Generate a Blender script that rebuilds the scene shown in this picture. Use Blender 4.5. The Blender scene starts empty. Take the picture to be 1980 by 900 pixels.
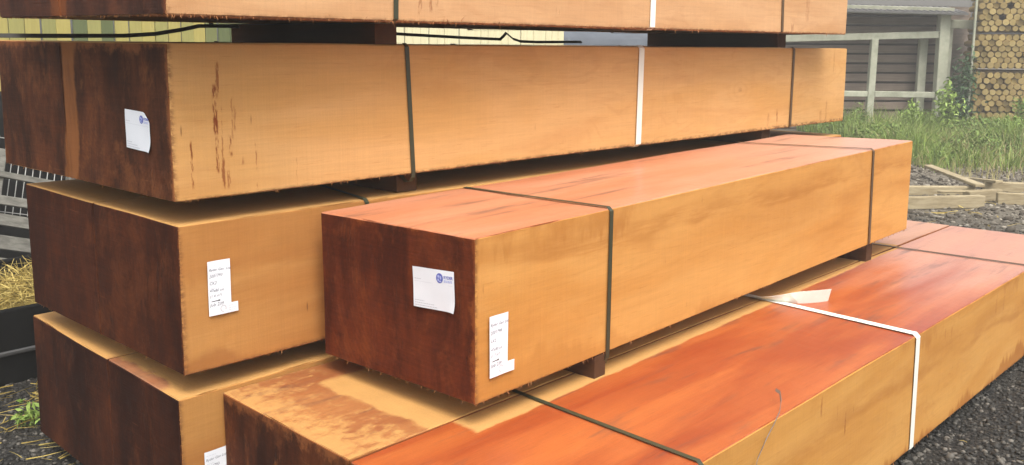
import bpy, math, random
import numpy as np
from mathutils import Vector, Matrix, noise as mnoise

rnd = random.Random(7)
SC = bpy.context.scene
COL = SC.collection

# ------------------------------------------------------------------ camera
CAM_POS = Vector((-1.71631, -1.69139, 1.64373))
CAM_DIR = Vector((0.73316447, 0.66183827, -0.15633288)).normalized()
CAM_UP = Vector((0.1126764, 0.10848329, 0.98769196))
CAM_RIGHT = CAM_DIR.cross(CAM_UP).normalized()
CAM_UP = CAM_RIGHT.cross(CAM_DIR).normalized()
cam = bpy.data.cameras.new('camera')
cam.sensor_width = 36.0
cam.lens = 36.0 * 1820.74 / 1980.0
cam.shift_y = -(450.0 - 375.82) / 1980.0
cam.clip_start = 0.05
cam.clip_end = 2000
cam_o = bpy.data.objects.new('camera', cam)
COL.objects.link(cam_o)
M3 = Matrix((CAM_RIGHT, CAM_UP, -CAM_DIR)).transposed()
cam_o.matrix_world = Matrix.Translation(CAM_POS) @ M3.to_4x4()
SC.camera = cam_o

# ------------------------------------------------------------------ light
SUN_EL, SUN_AZ = math.radians(60), math.radians(210)     # azimuth clockwise from +Y
world = bpy.data.worlds.new('World')
SC.world = world
world.use_nodes = True
wn = world.node_tree
wn.nodes.clear()
sky = wn.nodes.new('ShaderNodeTexSky')
sky.sky_type = 'NISHITA'
sky.sun_disc = False
sky.sun_elevation = SUN_EL
sky.sun_rotation = SUN_AZ
sky.dust_density = 6.0
sky.air_density = 1.2
sky.ozone_density = 1.0
hs = wn.nodes.new('ShaderNodeHueSaturation')
hs.inputs['Saturation'].default_value = 0.22
bg = wn.nodes.new('ShaderNodeBackground')
bg.inputs['Strength'].default_value = 0.15
wo = wn.nodes.new('ShaderNodeOutputWorld')
wn.links.new(sky.outputs[0], hs.inputs['Color'])
wn.links.new(hs.outputs[0], bg.inputs['Color'])
wn.links.new(bg.outputs[0], wo.inputs['Surface'])
sun = bpy.data.lights.new('sun', 'SUN')
sun.energy = 1.2
sun.angle = math.radians(28)
sun.color = (1.0, 0.94, 0.84)
sun_o = bpy.data.objects.new('sun', sun)
COL.objects.link(sun_o)
sd = Vector((math.sin(SUN_AZ) * math.cos(SUN_EL), math.cos(SUN_AZ) * math.cos(SUN_EL), math.sin(SUN_EL)))
sun_o.rotation_euler = sd.to_track_quat('Z', 'Y').to_euler()
vs = SC.view_settings
vs.view_transform = 'Standard'
vs.look = 'None'
vs.exposure = 1.0
vs.gamma = 1.0
vs.use_curve_mapping = False

# ------------------------------------------------------------------ helpers
DH = Vector((CAM_DIR.x, CAM_DIR.y, 0)).normalized()
RH = Vector((DH.y, -DH.x, 0))
CAM_FOOT = Vector((CAM_POS.x, CAM_POS.y, 0))
FACE_ROT = math.atan2(RH.y, RH.x)          # a frame whose x runs to the camera's right


def world_pt(s, t, z=0.0):
    """s metres to the right of the camera foot, t metres ahead of it."""
    return CAM_FOOT + RH * s + DH * t + Vector((0, 0, z))


def mesh_obj(name, verts, faces, mats, parent=None, smooth=False, matidx=None):
    me = bpy.data.meshes.new(name)
    me.from_pydata([tuple(v) for v in verts], [], faces)
    for m in (mats if isinstance(mats, (list, tuple)) else [mats]):
        me.materials.append(m)
    if matidx is not None:
        me.polygons.foreach_set('material_index', matidx)
    if smooth:
        me.polygons.foreach_set('use_smooth', [True] * len(me.polygons))
    me.update()
    o = bpy.data.objects.new(name, me)
    COL.objects.link(o)
    if parent is not None:
        o.parent = parent
    return o


def np_mesh(name, V, F, mat, parent=None, smooth=False):
    """V (n,3) float array, F (m,k) int array."""
    me = bpy.data.meshes.new(name)
    n, (m, k) = len(V), F.shape
    me.vertices.add(n)
    me.vertices.foreach_set('co', V.astype(np.float32).ravel())
    me.loops.add(m * k)
    me.loops.foreach_set('vertex_index', F.astype(np.int32).ravel())
    me.polygons.add(m)
    me.polygons.foreach_set('loop_start', np.arange(0, m * k, k, dtype=np.int32))
    me.polygons.foreach_set('loop_total', np.full(m, k, dtype=np.int32))
    if smooth:
        me.polygons.foreach_set('use_smooth', np.ones(m, dtype=bool))
    me.materials.append(mat)
    me.update(calc_edges=True)
    me.validate()
    o = bpy.data.objects.new(name, me)
    COL.objects.link(o)
    if parent is not None:
        o.parent = parent
    return o


def empty(name, loc=(0, 0, 0), rz=0.0):
    o = bpy.data.objects.new(name, None)
    COL.objects.link(o)
    o.location = loc
    o.rotation_euler = (0, 0, rz)
    o.empty_display_size = 0.1
    return o


def tag(o, label=None, cat=None, group=None, kind=None):
    if label:
        o['label'] = label
    if cat:
        o['category'] = cat
    if group:
        o['group'] = group
    if kind:
        o['kind'] = kind
    return o


BOXF = [(0, 3, 2, 1), (4, 5, 6, 7), (0, 1, 5, 4), (1, 2, 6, 5), (2, 3, 7, 6), (3, 0, 4, 7)]


def box_vf(x0, x1, y0, y1, z0, z1, bev=0.0):
    """a box with bevelled edges (24 verts) or plain."""
    if bev <= 0:
        v = [(x0, y0, z0), (x1, y0, z0), (x1, y1, z0), (x0, y1, z0),
             (x0, y0, z1), (x1, y0, z1), (x1, y1, z1), (x0, y1, z1)]
        return v, list(BOXF)
    b = bev
    v, idx = [], {}
    xs, ys, zs = (x0, x1), (y0, y1), (z0, z1)
    for i in (0, 1):
        for j in (0, 1):
            for k in (0, 1):
                sx, sy, sz = (b if i == 0 else -b), (b if j == 0 else -b), (b if k == 0 else -b)
                for ax in range(3):
                    p = [xs[i] + sx, ys[j] + sy, zs[k] + sz]
                    p[ax] = (xs[i], ys[j], zs[k])[ax]
                    idx[(i, j, k, ax)] = len(v)
                    v.append(tuple(p))
    f = []
    A = lambda i, j, k, ax: idx[(i, j, k, ax)]
    f.append([A(0, 0, 0, 0), A(0, 0, 1, 0), A(0, 1, 1, 0), A(0, 1, 0, 0)])
    f.append([A(1, 0, 0, 0), A(1, 1, 0, 0), A(1, 1, 1, 0), A(1, 0, 1, 0)])
    f.append([A(0, 0, 0, 1), A(1, 0, 0, 1), A(1, 0, 1, 1), A(0, 0, 1, 1)])
    f.append([A(0, 1, 0, 1), A(0, 1, 1, 1), A(1, 1, 1, 1), A(1, 1, 0, 1)])
    f.append([A(0, 0, 0, 2), A(0, 1, 0, 2), A(1, 1, 0, 2), A(1, 0, 0, 2)])
    f.append([A(0, 0, 1, 2), A(1, 0, 1, 2), A(1, 1, 1, 2), A(0, 1, 1, 2)])
    for i in (0, 1):
        for j in (0, 1):
            q = [A(i, j, 0, 0), A(i, j, 1, 0), A(i, j, 1, 1), A(i, j, 0, 1)]
            f.append(q if (i + j) % 2 else q[::-1])
    for i in (0, 1):
        for k in (0, 1):
            q = [A(i, 0, k, 0), A(i, 0, k, 2), A(i, 1, k, 2), A(i, 1, k, 0)]
            f.append(q if (i + k) % 2 == 0 else q[::-1])
    for j in (0, 1):
        for k in (0, 1):
            q = [A(0, j, k, 1), A(1, j, k, 1), A(1, j, k, 2), A(0, j, k, 2)]
            f.append(q if (j + k) % 2 else q[::-1])
    for i in (0, 1):
        for j in (0, 1):
            for k in (0, 1):
                q = [A(i, j, k, 0), A(i, j, k, 1), A(i, j, k, 2)]
                f.append(q if (i + j + k) % 2 == 0 else q[::-1])
    return v, [tuple(q) for q in f]


# ------------------------------------------------------------------ node DSL
class NT:
    def __init__(self, name):
        self.m = bpy.data.materials.new(name)
        self.m.use_nodes = True
        self.t = self.m.node_tree
        self.t.nodes.clear()
        self.out = self.t.nodes.new('ShaderNodeOutputMaterial')
        self.b = self.t.nodes.new('ShaderNodeBsdfPrincipled')
        self.t.links.new(self.b.outputs[0], self.out.inputs[0])
        self._xyz = None

    def put(self, s, v):
        if isinstance(v, bpy.types.NodeSocket):
            self.t.links.new(v, s)
        elif isinstance(v, (int, float)):
            s.default_value = v
        else:
            v = tuple(v)
            s.default_value = v + (1.0,) if len(v) == 3 and s.type == 'RGBA' else v

    def xyz(self):
        if not self._xyz:
            tc = self.t.nodes.new('ShaderNodeTexCoord')
            sp = self.t.nodes.new('ShaderNodeSeparateXYZ')
            self.t.links.new(tc.outputs['Object'], sp.inputs[0])
            self._xyz = tuple(sp.outputs)
        return self._xyz

    def m_(self, op, a, b=0.0, clamp=False):
        n = self.t.nodes.new('ShaderNodeMath')
        n.operation = op
        n.use_clamp = clamp
        self.put(n.inputs[0], a)
        self.put(n.inputs[1], b)
        return n.outputs[0]

    def add(self, a, b): return self.m_('ADD', a, b)
    def sub(self, a, b): return self.m_('SUBTRACT', a, b)
    def mul(self, a, b): return self.m_('MULTIPLY', a, b)
    def mx(self, a, b): return self.m_('MAXIMUM', a, b)
    def mn(self, a, b): return self.m_('MINIMUM', a, b)

    def vec(self, x, y, z):
        n = self.t.nodes.new('ShaderNodeCombineXYZ')
        for s, v in zip(n.inputs, (x, y, z)):
            self.put(s, v)
        return n.outputs[0]

    def sc(self, sx, sy, sz, off=0.0):
        x, y, z = self.xyz()
        f = lambda c, k: self.m_('MULTIPLY_ADD', c, k) if False else self.add(self.mul(c, k), off)
        return self.vec(f(x, sx), f(y, sy), f(z, sz))

    def noise(self, v, scale=1.0, detail=4.0, rough=0.55, dist=0.0):
        n = self.t.nodes.new('ShaderNodeTexNoise')
        self.put(n.inputs['Vector'], v)
        n.inputs['Scale'].default_value = scale
        n.inputs['Detail'].default_value = detail
        n.inputs['Roughness'].default_value = rough
        n.inputs['Distortion'].default_value = dist
        return n.outputs[0]

    def vor(self, v, scale=1.0, feature='F1', out='Distance'):
        n = self.t.nodes.new('ShaderNodeTexVoronoi')
        n.feature = feature
        self.put(n.inputs['Vector'], v)
        n.inputs['Scale'].default_value = scale
        return n.outputs[out]

    def ss(self, v, a, b):
        """smoothstep: 0 at a, 1 at b."""
        n = self.t.nodes.new('ShaderNodeMapRange')
        n.interpolation_type = 'SMOOTHSTEP'
        self.put(n.inputs['Value'], v)
        if isinstance(a, (int, float)) and isinstance(b, (int, float)) and a > b:
            self.put(n.inputs['From Min'], b)
            self.put(n.inputs['From Max'], a)
            n.inputs['To Min'].default_value = 1.0
            n.inputs['To Max'].default_value = 0.0
        else:
            self.put(n.inputs['From Min'], a)
            self.put(n.inputs['From Max'], b)
        return n.outputs[0]

    def mix(self, f, a, b, mode='MIX'):
        n = self.t.nodes.new('ShaderNodeMix')
        n.data_type = 'RGBA'
        n.blend_type = mode
        n.clamp_factor = True
        self.put(n.inputs[0], f)
        self.put(n.inputs[6], a)
        self.put(n.inputs[7], b)
        return n.outputs[2]

    def scale_col(self, c, f):
        n = self.t.nodes.new('ShaderNodeVectorMath')
        n.operation = 'SCALE'
        self.put(n.inputs[0], c)
        self.put(n.inputs['Scale'], f)
        return n.outputs[0]

    def rand_obj(self):
        return self.t.nodes.new('ShaderNodeObjectInfo').outputs['Random']

    def rand_island(self):
        return self.t.nodes.new('ShaderNodeNewGeometry').outputs['Random Per Island']

    def bump(self, h, strength=0.3, dist=0.003):
        n = self.t.nodes.new('ShaderNodeBump')
        n.inputs['Strength'].default_value = strength
        n.inputs['Distance'].default_value = dist
        self.put(n.inputs['Height'], h)
        self.put(self.b.inputs['Normal'], n.outputs[0])

    def done(self, color, rough=0.8, spec=0.3, **kw):
        self.put(self.b.inputs['Base Color'], color)
        self.put(self.b.inputs['Roughness'], rough)
        self.put(self.b.inputs['Specular IOR Level'], spec)
        for k, v in kw.items():
            self.put(self.b.inputs[k.replace('_', ' ')], v)
        return self.m


def plain(name, col, rough=0.7, spec=0.3, var=0.15, scale=30.0, metallic=0.0):
    t = NT(name)
    n = t.noise(t.sc(1, 1, 1), scale, 4)
    c = t.scale_col(t.mix(0.0, col, col), t.add(1 - var, t.mul(n, 2 * var)))
    return t.done(c, rough, spec, Metallic=metallic)


# ------------------------------------------------------------------ timber materials
ALB = 0.72
def wood_side(name, seed, pale, mid, stain, band=None, drip_top=0.0, bottom=0.0, streaks=(), blotch=0.5, H=0.48, knots=()):
    t = NT(name)
    x, y, z = t.xyz()
    o = seed * 7.31
    big = t.noise(t.sc(0.9, 1.0, 4.0, o), 1.0, 3, 0.5, 0.6)
    c = t.mix(t.ss(big, 0.36, 0.66), pale, mid)
    # flowing figure of the grain: contour lines of a stretched noise
    fl = t.noise(t.sc(0.8, 0.8, 3.2, o + 3), 1.0, 3, 0.5, 0.7)
    rings = t.m_('SINE', t.mul(t.add(fl, t.mul(t.noise(t.sc(9, 9, 40, o), 1.0, 3), 0.02)), 95.0))
    ringm = t.mul(t.ss(rings, 0.35, 1.0), t.ss(t.noise(t.sc(2.0, 1, 5.0, o + 9), 1.0, 2), 0.42, 0.62))
    c = t.mix(t.mul(ringm, 0.12), c, stain)
    gr = t.noise(t.sc(4.0, 4.0, 130.0, o), 1.0, 4, 0.65)
    c = t.scale_col(c, t.add(0.87, t.mul(gr, 0.26)))
    pores = t.noise(t.sc(11.0, 11.0, 210.0, o + 13), 1.0, 3, 0.6)
    c = t.mix(t.mul(t.ss(pores, 0.60, 0.74), 0.30), c, stain)
    mt_ = t.noise(t.sc(6.0, 6.0, 26.0, o + 17), 1.0, 5, 0.65, 0.3)
    c = t.scale_col(c, t.add(0.92, t.mul(mt_, 0.16)))
    # upright marks of the band saw
    saw = t.noise(t.sc(240.0, 240.0, 3.0, o), 1.0, 3, 0.7)
    saw2 = t.noise(t.sc(36.0, 36.0, 0.8, o), 1.0, 2, 0.6)
    fuzz = t.noise(t.sc(150.0, 150.0, 420.0, o), 1.0, 3, 0.7)
    c = t.scale_col(c, t.add(0.80, t.add(t.mul(saw, 0.20), t.mul(fuzz, 0.20))))
    c = t.scale_col(c, t.add(0.98, t.mul(saw2, 0.04)))
    if blotch:
        bl = t.add(t.mul(t.noise(t.sc(1.0, 1.0, 7.0, o + 21), 1.0, 5, 0.62, 0.5), 0.8), t.mul(gr, 0.2))
        c = t.mix(t.mul(t.ss(bl, 0.50, 0.70), blotch), c, stain)
    # water marks: a line with a sharper lower front
    if band:
        zb, th, amt, x0, x1 = band
        wv = t.noise(t.sc(1.5, 1.5, 0.6, o + 5), 1.0, 3, 0.55)
        d = t.sub(z, t.add(zb - 0.10, t.mul(wv, 0.20)))
        m = t.mul(t.ss(d, -th * 0.35, 0.0), t.ss(d, th * 1.6, th * 0.1))
        m = t.mul(m, t.mul(t.ss(x, x0, x0 + 0.3), t.ss(x, x1, x1 - 0.3)))
        m = t.mul(m, t.ss(t.add(t.mul(t.noise(t.sc(2.4, 2.4, 12.0, o + 2), 1.0, 5, 0.65), 0.75), t.mul(gr, 0.25)), 0.36, 0.60))
        c = t.mix(t.mul(m, amt), c, stain)
    if drip_top:
        dn = t.noise(t.sc(22.0, 22.0, 1.2, o + 4), 1.0, 4, 0.65)
        reach = t.mul(t.ss(t.noise(t.sc(1.1, 1.1, 0.2, o + 8), 1.0, 2), 0.46, 0.66), 0.15)
        lim = t.sub(H, t.add(0.002, t.mul(t.mul(dn, dn), t.mul(reach, 2.0))))
        m = t.mul(t.ss(t.sub(z, lim), -0.02, 0.03), t.ss(t.noise(t.sc(9, 9, 6, o + 40), 1.0, 4, 0.65), 0.32, 0.66))
        c = t.mix(t.mul(m, drip_top), c, stain)
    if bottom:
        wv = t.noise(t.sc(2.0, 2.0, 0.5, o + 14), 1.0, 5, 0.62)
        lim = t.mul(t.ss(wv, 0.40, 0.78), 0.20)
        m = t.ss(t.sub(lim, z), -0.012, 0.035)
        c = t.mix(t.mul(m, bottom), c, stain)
    if streaks:
        wob = t.mul(t.sub(t.noise(t.sc(40, 40, 40, o), 1.0, 2), 0.5), 0.012)
        tot = None
        for (sx, z0, z1, w, amt) in streaks:
            a = t.m_('ABSOLUTE', t.add(t.sub(x, sx), wob))
            m = t.mul(t.ss(a, w, w * 0.35), t.mul(t.ss(z, z0, z0 + 0.02), t.ss(z, z1, z1 - 0.02)))
            m = t.mul(m, amt)
            tot = m if tot is None else t.mx(tot, m)
        brk = t.ss(t.add(t.mul(t.noise(t.sc(170, 170, 34, o), 1.0, 3, 0.7), 0.6), t.mul(t.noise(t.sc(60, 60, 16, o), 1.0, 2), 0.4)), 0.42, 0.56)
        c = t.mix(t.mul(tot, brk), c, (0.25, 0.055, 0.012))
    for (kx, kz, kr) in knots:
        wob = t.mul(t.sub(t.noise(t.sc(14, 14, 14, o + 33), 1.0, 3), 0.5), kr * 0.9)
        rr = t.add(t.m_('SQRT', t.add(t.m_('POWER', t.m_('ABSOLUTE', t.mul(t.sub(x, kx), 0.55)), 2.0), t.m_('POWER', t.m_('ABSOLUTE', t.sub(z, kz)), 2.0))), wob)
        halo = t.mul(t.ss(rr, kr * 5.5, kr * 0.8), t.ss(t.m_('SINE', t.mul(rr, 95.0 / kr * 0.045)), -0.2, 0.9))
        c = t.mix(t.mul(halo, 0.12), c, stain)
        c = t.mix(t.mul(t.mul(t.ss(rr, kr * 0.75, kr * 0.25), t.ss(gr, 0.38, 0.6)), 0.5), c, (0.20, 0.075, 0.022))
    # small dark flecks
    fk = t.vor(t.sc(7.0, 7.0, 4.0, o), 1.0)
    fk2 = t.vor(t.sc(60.0, 60.0, 11.0, o), 1.0)
    m = t.mul(t.ss(fk, 0.22, 0.05), t.ss(fk2, 0.26, 0.08))
    c = t.mix(t.mul(m, 0.65), c, (0.15, 0.055, 0.02))
    # handled, dirty arrises
    ed = t.noise(t.sc(26, 26, 60, o), 1.0, 4, 0.7)
    m = t.mul(t.mx(t.ss(z, 0.016, 0.0), t.ss(x, 0.022, 0.0)), t.ss(ed, 0.38, 0.6))
    c = t.mix(t.mul(m, 0.75), c, (0.16, 0.055, 0.022))
    h = t.add(t.mul(saw, 0.6), t.add(t.mul(fuzz, 0.8), t.mul(saw2, 0.2)))
    t.bump(h, 0.32, 0.0022)
    return t.done(t.scale_col(c, ALB), 0.88, 0.18)


def wood_end(name, seed, dark, brown, bare, bare_amt=0.5, strips=(), H=0.48, W=1.3, marg=0.03):
    """end grain under a dark brush-on sealer with worn and missed patches."""
    t = NT(name)
    x, y, z = t.xyz()
    o = seed * 5.17 + 11
    n1 = t.noise(t.sc(1, 4.5, 1.6, o), 1.0, 4, 0.6, 0.5)
    n2 = t.noise(t.sc(1, 16.0, 3.0, o + 3), 1.0, 5, 0.65)
    c = t.mix(t.ss(t.add(t.mul(n1, 0.6), t.mul(n2, 0.4)), 0.38, 0.66), dark, brown)
    # brush drag marks across
    br = t.noise(t.sc(1, 3.0, 90.0, o), 1.0, 5, 0.7)
    c = t.scale_col(c, t.add(0.60, t.mul(br, 0.80)))
    spk = t.noise(t.sc(1, 130.0, 130.0, o + 44), 1.0, 3, 0.7)
    c = t.scale_col(c, t.add(0.72, t.mul(spk, 0.56)))
    pt = t.noise(t.sc(1, 9.0, 5.0, o + 7), 1.0, 6, 0.72, 0.3)
    c = t.mix(t.mul(t.ss(pt, 0.55, 0.74), bare_amt), c, bare)
    sm = t.noise(t.sc(1, 4.5, 3.2, o + 27), 1.0, 8, 0.74, 0.25)
    c = t.mix(t.mul(t.ss(sm, 0.49, 0.66), 0.7), c, t.mix(0.42, brown, bare))
    c = t.mix(t.mul(t.ss(sm, 0.46, 0.34), 0.6), c, dark)
    rr = t.m_('SQRT', t.add(t.m_('POWER', t.m_('ABSOLUTE', t.sub(y, W * 0.32)), 2.0), t.m_('POWER', t.m_('ABSOLUTE', t.sub(z, H * 0.62)), 2.0)))
    rg = t.m_('SINE', t.mul(t.add(rr, t.mul(t.noise(t.sc(1, 7, 7, o + 50), 1.0, 4, 0.6), 0.06)), 330.0))
    c = t.scale_col(c, t.add(0.96, t.mul(rg, t.mul(t.ss(sm, 0.35, 0.6), 0.06))))
    # missed margins: the near arris, the top, the foot
    en = t.noise(t.sc(1, 22.0, 22.0, o + 1), 1.0, 5, 0.7)
    edge = t.mn(t.add(y, t.mul(t.noise(t.sc(1, 2, 7, o + 15), 1.0, 2), 0.03)), t.add(t.mul(t.sub(H, z), 0.8), t.mul(t.noise(t.sc(1, 5, 2, o + 19), 1.0, 2), 0.05)))
    m = t.ss(t.sub(t.mul(en, marg * 2.2), edge), 0.0, marg * 0.6)
    c = t.mix(t.mul(m, 0.7), c, bare)
    for (y0, y1, col, amt) in strips:
        wob = t.mul(t.sub(t.noise(t.sc(1, 6, 6, o + 2), 1.0, 4, 0.6), 0.5), 0.09)
        yy = t.add(t.add(y, wob), t.mul(t.sub(z, 0.25), 0.10))
        m = t.mul(t.ss(yy, y0 - 0.012, y0 + 0.010), t.ss(yy, y1 + 0.012, y1 - 0.010))
        m = t.mul(m, t.add(0.55, t.mul(t.ss(n2, 0.3, 0.6), 0.45)))
        c = t.mix(t.mul(m, amt), c, col)
    # fine scratches
    scn = t.noise(t.sc(1, 5.0, 150.0, o), 1.0, 2, 0.6)
    m = t.mul(t.ss(scn, 0.70, 0.80), t.ss(n1, 0.42, 0.6))
    c = t.mix(t.mul(m, 0.5), c, bare)
    # drying checks
    ck = t.noise(t.sc(1, 30.0, 2.6, o + 31), 1.0, 2, 0.5, 0.5)
    m = t.mul(t.ss(t.m_('ABSOLUTE', t.sub(ck, 0.5)), 0.012, 0.0), t.ss(pt, 0.5, 0.64))
    c = t.mix(t.mul(m, 0.55), c, (0.012, 0.006, 0.004))
    t.bump(t.add(t.mul(br, 0.5), t.add(t.mul(en, 0.4), t.mul(m, -0.8))), 0.55, 0.004)
    return t.done(t.mix(1.0, t.scale_col(c, ALB * 0.80), (1.0, 0.82, 0.72), 'MULTIPLY'), t.add(0.68, t.mul(n2, 0.25)), 0.12)


def wood_top(name, seed, wet, wet2, dry, drymask=None, rough_wet=0.34, coat_rough=0.30, dry_sheen_from=0.0):
    t = NT(name)
    x, y, z = t.xyz()
    o = seed * 3.77 + 23
    n1 = t.noise(t.sc(0.9, 5.0, 1, o), 1.0, 4, 0.55, 0.5)
    c = t.mix(t.ss(n1, 0.34, 0.68), wet, wet2)
    if dry_sheen_from:  # paler far part: sky sheen painted into the colour, partly drying wood
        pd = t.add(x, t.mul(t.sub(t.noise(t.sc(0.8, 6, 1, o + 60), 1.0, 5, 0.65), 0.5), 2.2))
        c = t.mix(t.mul(t.ss(pd, dry_sheen_from, dry_sheen_from + 1.5), 0.55), c, (0.66, 0.38, 0.28))
    gr = t.noise(t.sc(5.0, 110.0, 1, o), 1.0, 4, 0.65)
    c = t.scale_col(c, t.add(0.80, t.mul(gr, 0.40)))
    tpo = t.noise(t.sc(9.0, 190.0, 1, o + 13), 1.0, 3, 0.6)
    c = t.scale_col(c, t.sub(1.0, t.mul(t.ss(tpo, 0.58, 0.74), 0.30)))
    dust = t.noise(t.sc(3.0, 14.0, 1, o + 70), 1.0, 6, 0.7)
    c = t.mix(t.mul(t.ss(dust, 0.56, 0.74), 0.16), c, dry)
    saw = t.noise(t.sc(200.0, 4.0, 1, o), 1.0, 3, 0.7)
    c = t.scale_col(c, t.add(0.93, t.mul(saw, 0.14)))
    # grey-black water marks and scuffs that follow the length
    dk = t.noise(t.sc(1.6, 13.0, 1, o + 4), 1.0, 4, 0.6, 0.3)
    c = t.mix(t.mul(t.ss(dk, 0.55, 0.72), 0.58), c, (0.085, 0.045, 0.038))
    sc_ = t.noise(t.sc(30.0, 46.0, 1, o + 8), 1.0, 5, 0.7)
    c = t.mix(t.mul(t.ss(sc_, 0.69, 0.76), 0.5), c, dry)
    rough = t.add(rough_wet + 0.18, t.mul(t.noise(t.sc(2.0, 9.0, 1, o + 5), 1.0, 4, 0.6), 0.22))
    if drymask:
        m = drymask(t, o)
        dn = t.noise(t.sc(9, 9, 1, o + 2), 1.0, 4, 0.6)
        dcol = t.scale_col(t.mix(0.0, dry, dry), t.add(0.86, t.mul(dn, 0.28)))
        dcol = t.scale_col(dcol, t.add(0.90, t.mul(saw, 0.2)))
        c = t.mix(m, c, dcol)
        rough = t.add(t.mul(rough, t.sub(1.0, m)), t.mul(m, 0.86))
    grit = t.noise(t.sc(170, 170, 1, o + 80), 1.0, 3, 0.7)
    c = t.scale_col(c, t.add(0.80, t.mul(grit, 0.40)))
    t.bump(t.add(t.mul(gr, 0.5), t.add(t.mul(saw, 0.6), t.mul(grit, 0.5))), 0.28, 0.002)
    cw = t.sub(0.55, t.mul(m, 0.55)) if drymask else 0.55
    return t.done(t.scale_col(c, ALB), rough, 0.35, Coat_Weight=cw, Coat_Roughness=coat_rough, Coat_IOR=1.5)


def dry_rect(x0, y0, y1, soft=0.03, rag=0.10, slope=0.0, patch=0.0, patch_x=0.5, y_patch=0.7):
    """bare dry wood where the pack above keeps the rain off: x > x0, y > y0."""
    def f(t, o):
        x, y, z = t.xyz()
        r = t.mul(t.sub(t.noise(t.sc(7, 9, 1, o), 1.0, 6, 0.68), 0.5), rag)
        r2 = t.add(t.mul(t.sub(t.noise(t.sc(5, 5, 1, o + 6), 1.0, 4, 0.6), 0.5), 0.030), t.mul(t.sub(t.noise(t.sc(26, 70, 1, o + 9), 1.0, 5, 0.7), 0.5), 0.022))
        mx_ = t.ss(t.add(t.sub(x, x0), r), 0.0, soft)
        my = t.ss(t.add(t.sub(t.sub(y, t.mul(x, slope)), y0), r2), 0.0, 0.011)
        m = t.mul(t.mul(mx_, my), t.ss(t.add(x, r), 3.93, 3.88))
        if y1 < 50:
            m = t.mul(m, t.ss(t.add(t.sub(y1, y), r), 0.0, 0.03))
        if patch:
            pn = t.noise(t.sc(17, 25, 1, o + 3), 1.0, 7, 0.75, 0.2)
            big = t.noise(t.sc(3.5, 4, 1, o + 5), 1.0, 3, 0.6)
            w = t.ss(x, 0.27, 0.05)
            q = t.ss(t.add(pn, t.add(t.mul(w, 0.16), t.mul(big, 0.25))), 0.57, 0.83)
            q = t.mul(t.mul(q, patch), t.mul(t.ss(x, patch_x, patch_x - 0.15), t.ss(y, y_patch, y_patch + 0.002)))
            m = t.mx(m, q)
        return m
    return f


def dry_all(rx=None):
    def f(t, o):
        x, y, z = t.xyz()
        m = t.add(1.0, t.mul(x, 0.0))
        if rx:
            xr, ylo, yhi = rx
            n = t.noise(t.sc(12, 9, 1, o), 1.0, 5, 0.7)
            q = t.mul(t.ss(t.sub(t.add(xr, t.mul(t.sub(n, 0.5), 0.13)), x), 0.0, 0.03), t.mul(t.ss(y, ylo, ylo + 0.05), t.ss(y, yhi, yhi - 0.05)))
            m = t.sub(m, t.mul(q, 0.85))
        return m
    return f


PALE = (0.68, 0.385, 0.135)
MID = (0.60, 0.315, 0.095)
STAIN = (0.36, 0.125, 0.030)
DRY = (0.61, 0.325, 0.098)
WET = (0.35, 0.050, 0.006)
WET2 = (0.53, 0.130, 0.024)
PINK = (0.62, 0.215, 0.095)
PINK2 = (0.70, 0.30, 0.165)
DARK = (0.035, 0.013, 0.007)
BROWN = (0.105, 0.038, 0.017)
BARE = (0.30, 0.115, 0.040)
TAN = (0.38, 0.17, 0.060)

b_streaks = [(0.062, 0.03, 0.19, 0.005, 0.9), (0.148, 0.19, 0.36, 0.010, 1.0), (0.160, 0.30, 0.43, 0.008, 0.75), (0.150, 0.07, 0.20, 0.007, 0.95),
             (0.168, 0.03, 0.29, 0.0035, 0.6), (0.205, 0.17, 0.32, 0.004, 0.45), (0.215, 0.20, 0.29, 0.006, 0.5), (0.196, 0.12, 0.20, 0.009, 1.0), (0.168, 0.02, 0.13, 0.008, 0.8),
             (0.285, 0.00, 0.17, 0.003, 0.6), (0.238, 0.09, 0.13, 0.005, 0.7), (0.185, 0.02, 0.09, 0.007, 0.7), (0.44, 0.0, 0.14, 0.002, 0.5),
             (3.72, 0.0, 0.10, 0.020, 0.35), (3.83, 0.0, 0.12, 0.014, 0.55), (4.50, 0.0, 0.14, 0.016, 0.4), (4.42, 0.0, 0.08, 0.022, 0.4), (4.58, 0.3, 0.47, 0.012, 0.35)]
a_streaks = [(0.92, 0.02, 0.13, 0.012, 0.6), (0.97, 0.03, 0.18, 0.010, 0.6), (1.0, 0.05, 0.14, 0.008, 0.4), (3.72, 0.0, 0.06, 0.02, 0.6), (3.9, 0.06, 0.2, 0.03, 0.3)]
f_streaks = [(1.62, 0.26, 0.36, 0.006, 0.7), (1.55, 0.33, 0.40, 0.004, 0.4), (1.42, 0.38, 0.47, 0.008, 0.5), (2.60, 0.36, 0.44, 0.008, 0.5), (2.68, 0.34, 0.43, 0.007, 0.4), (3.3, 0.34, 0.45, 0.01, 0.4), (3.42, 0.33, 0.42, 0.01, 0.3)]

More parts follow.
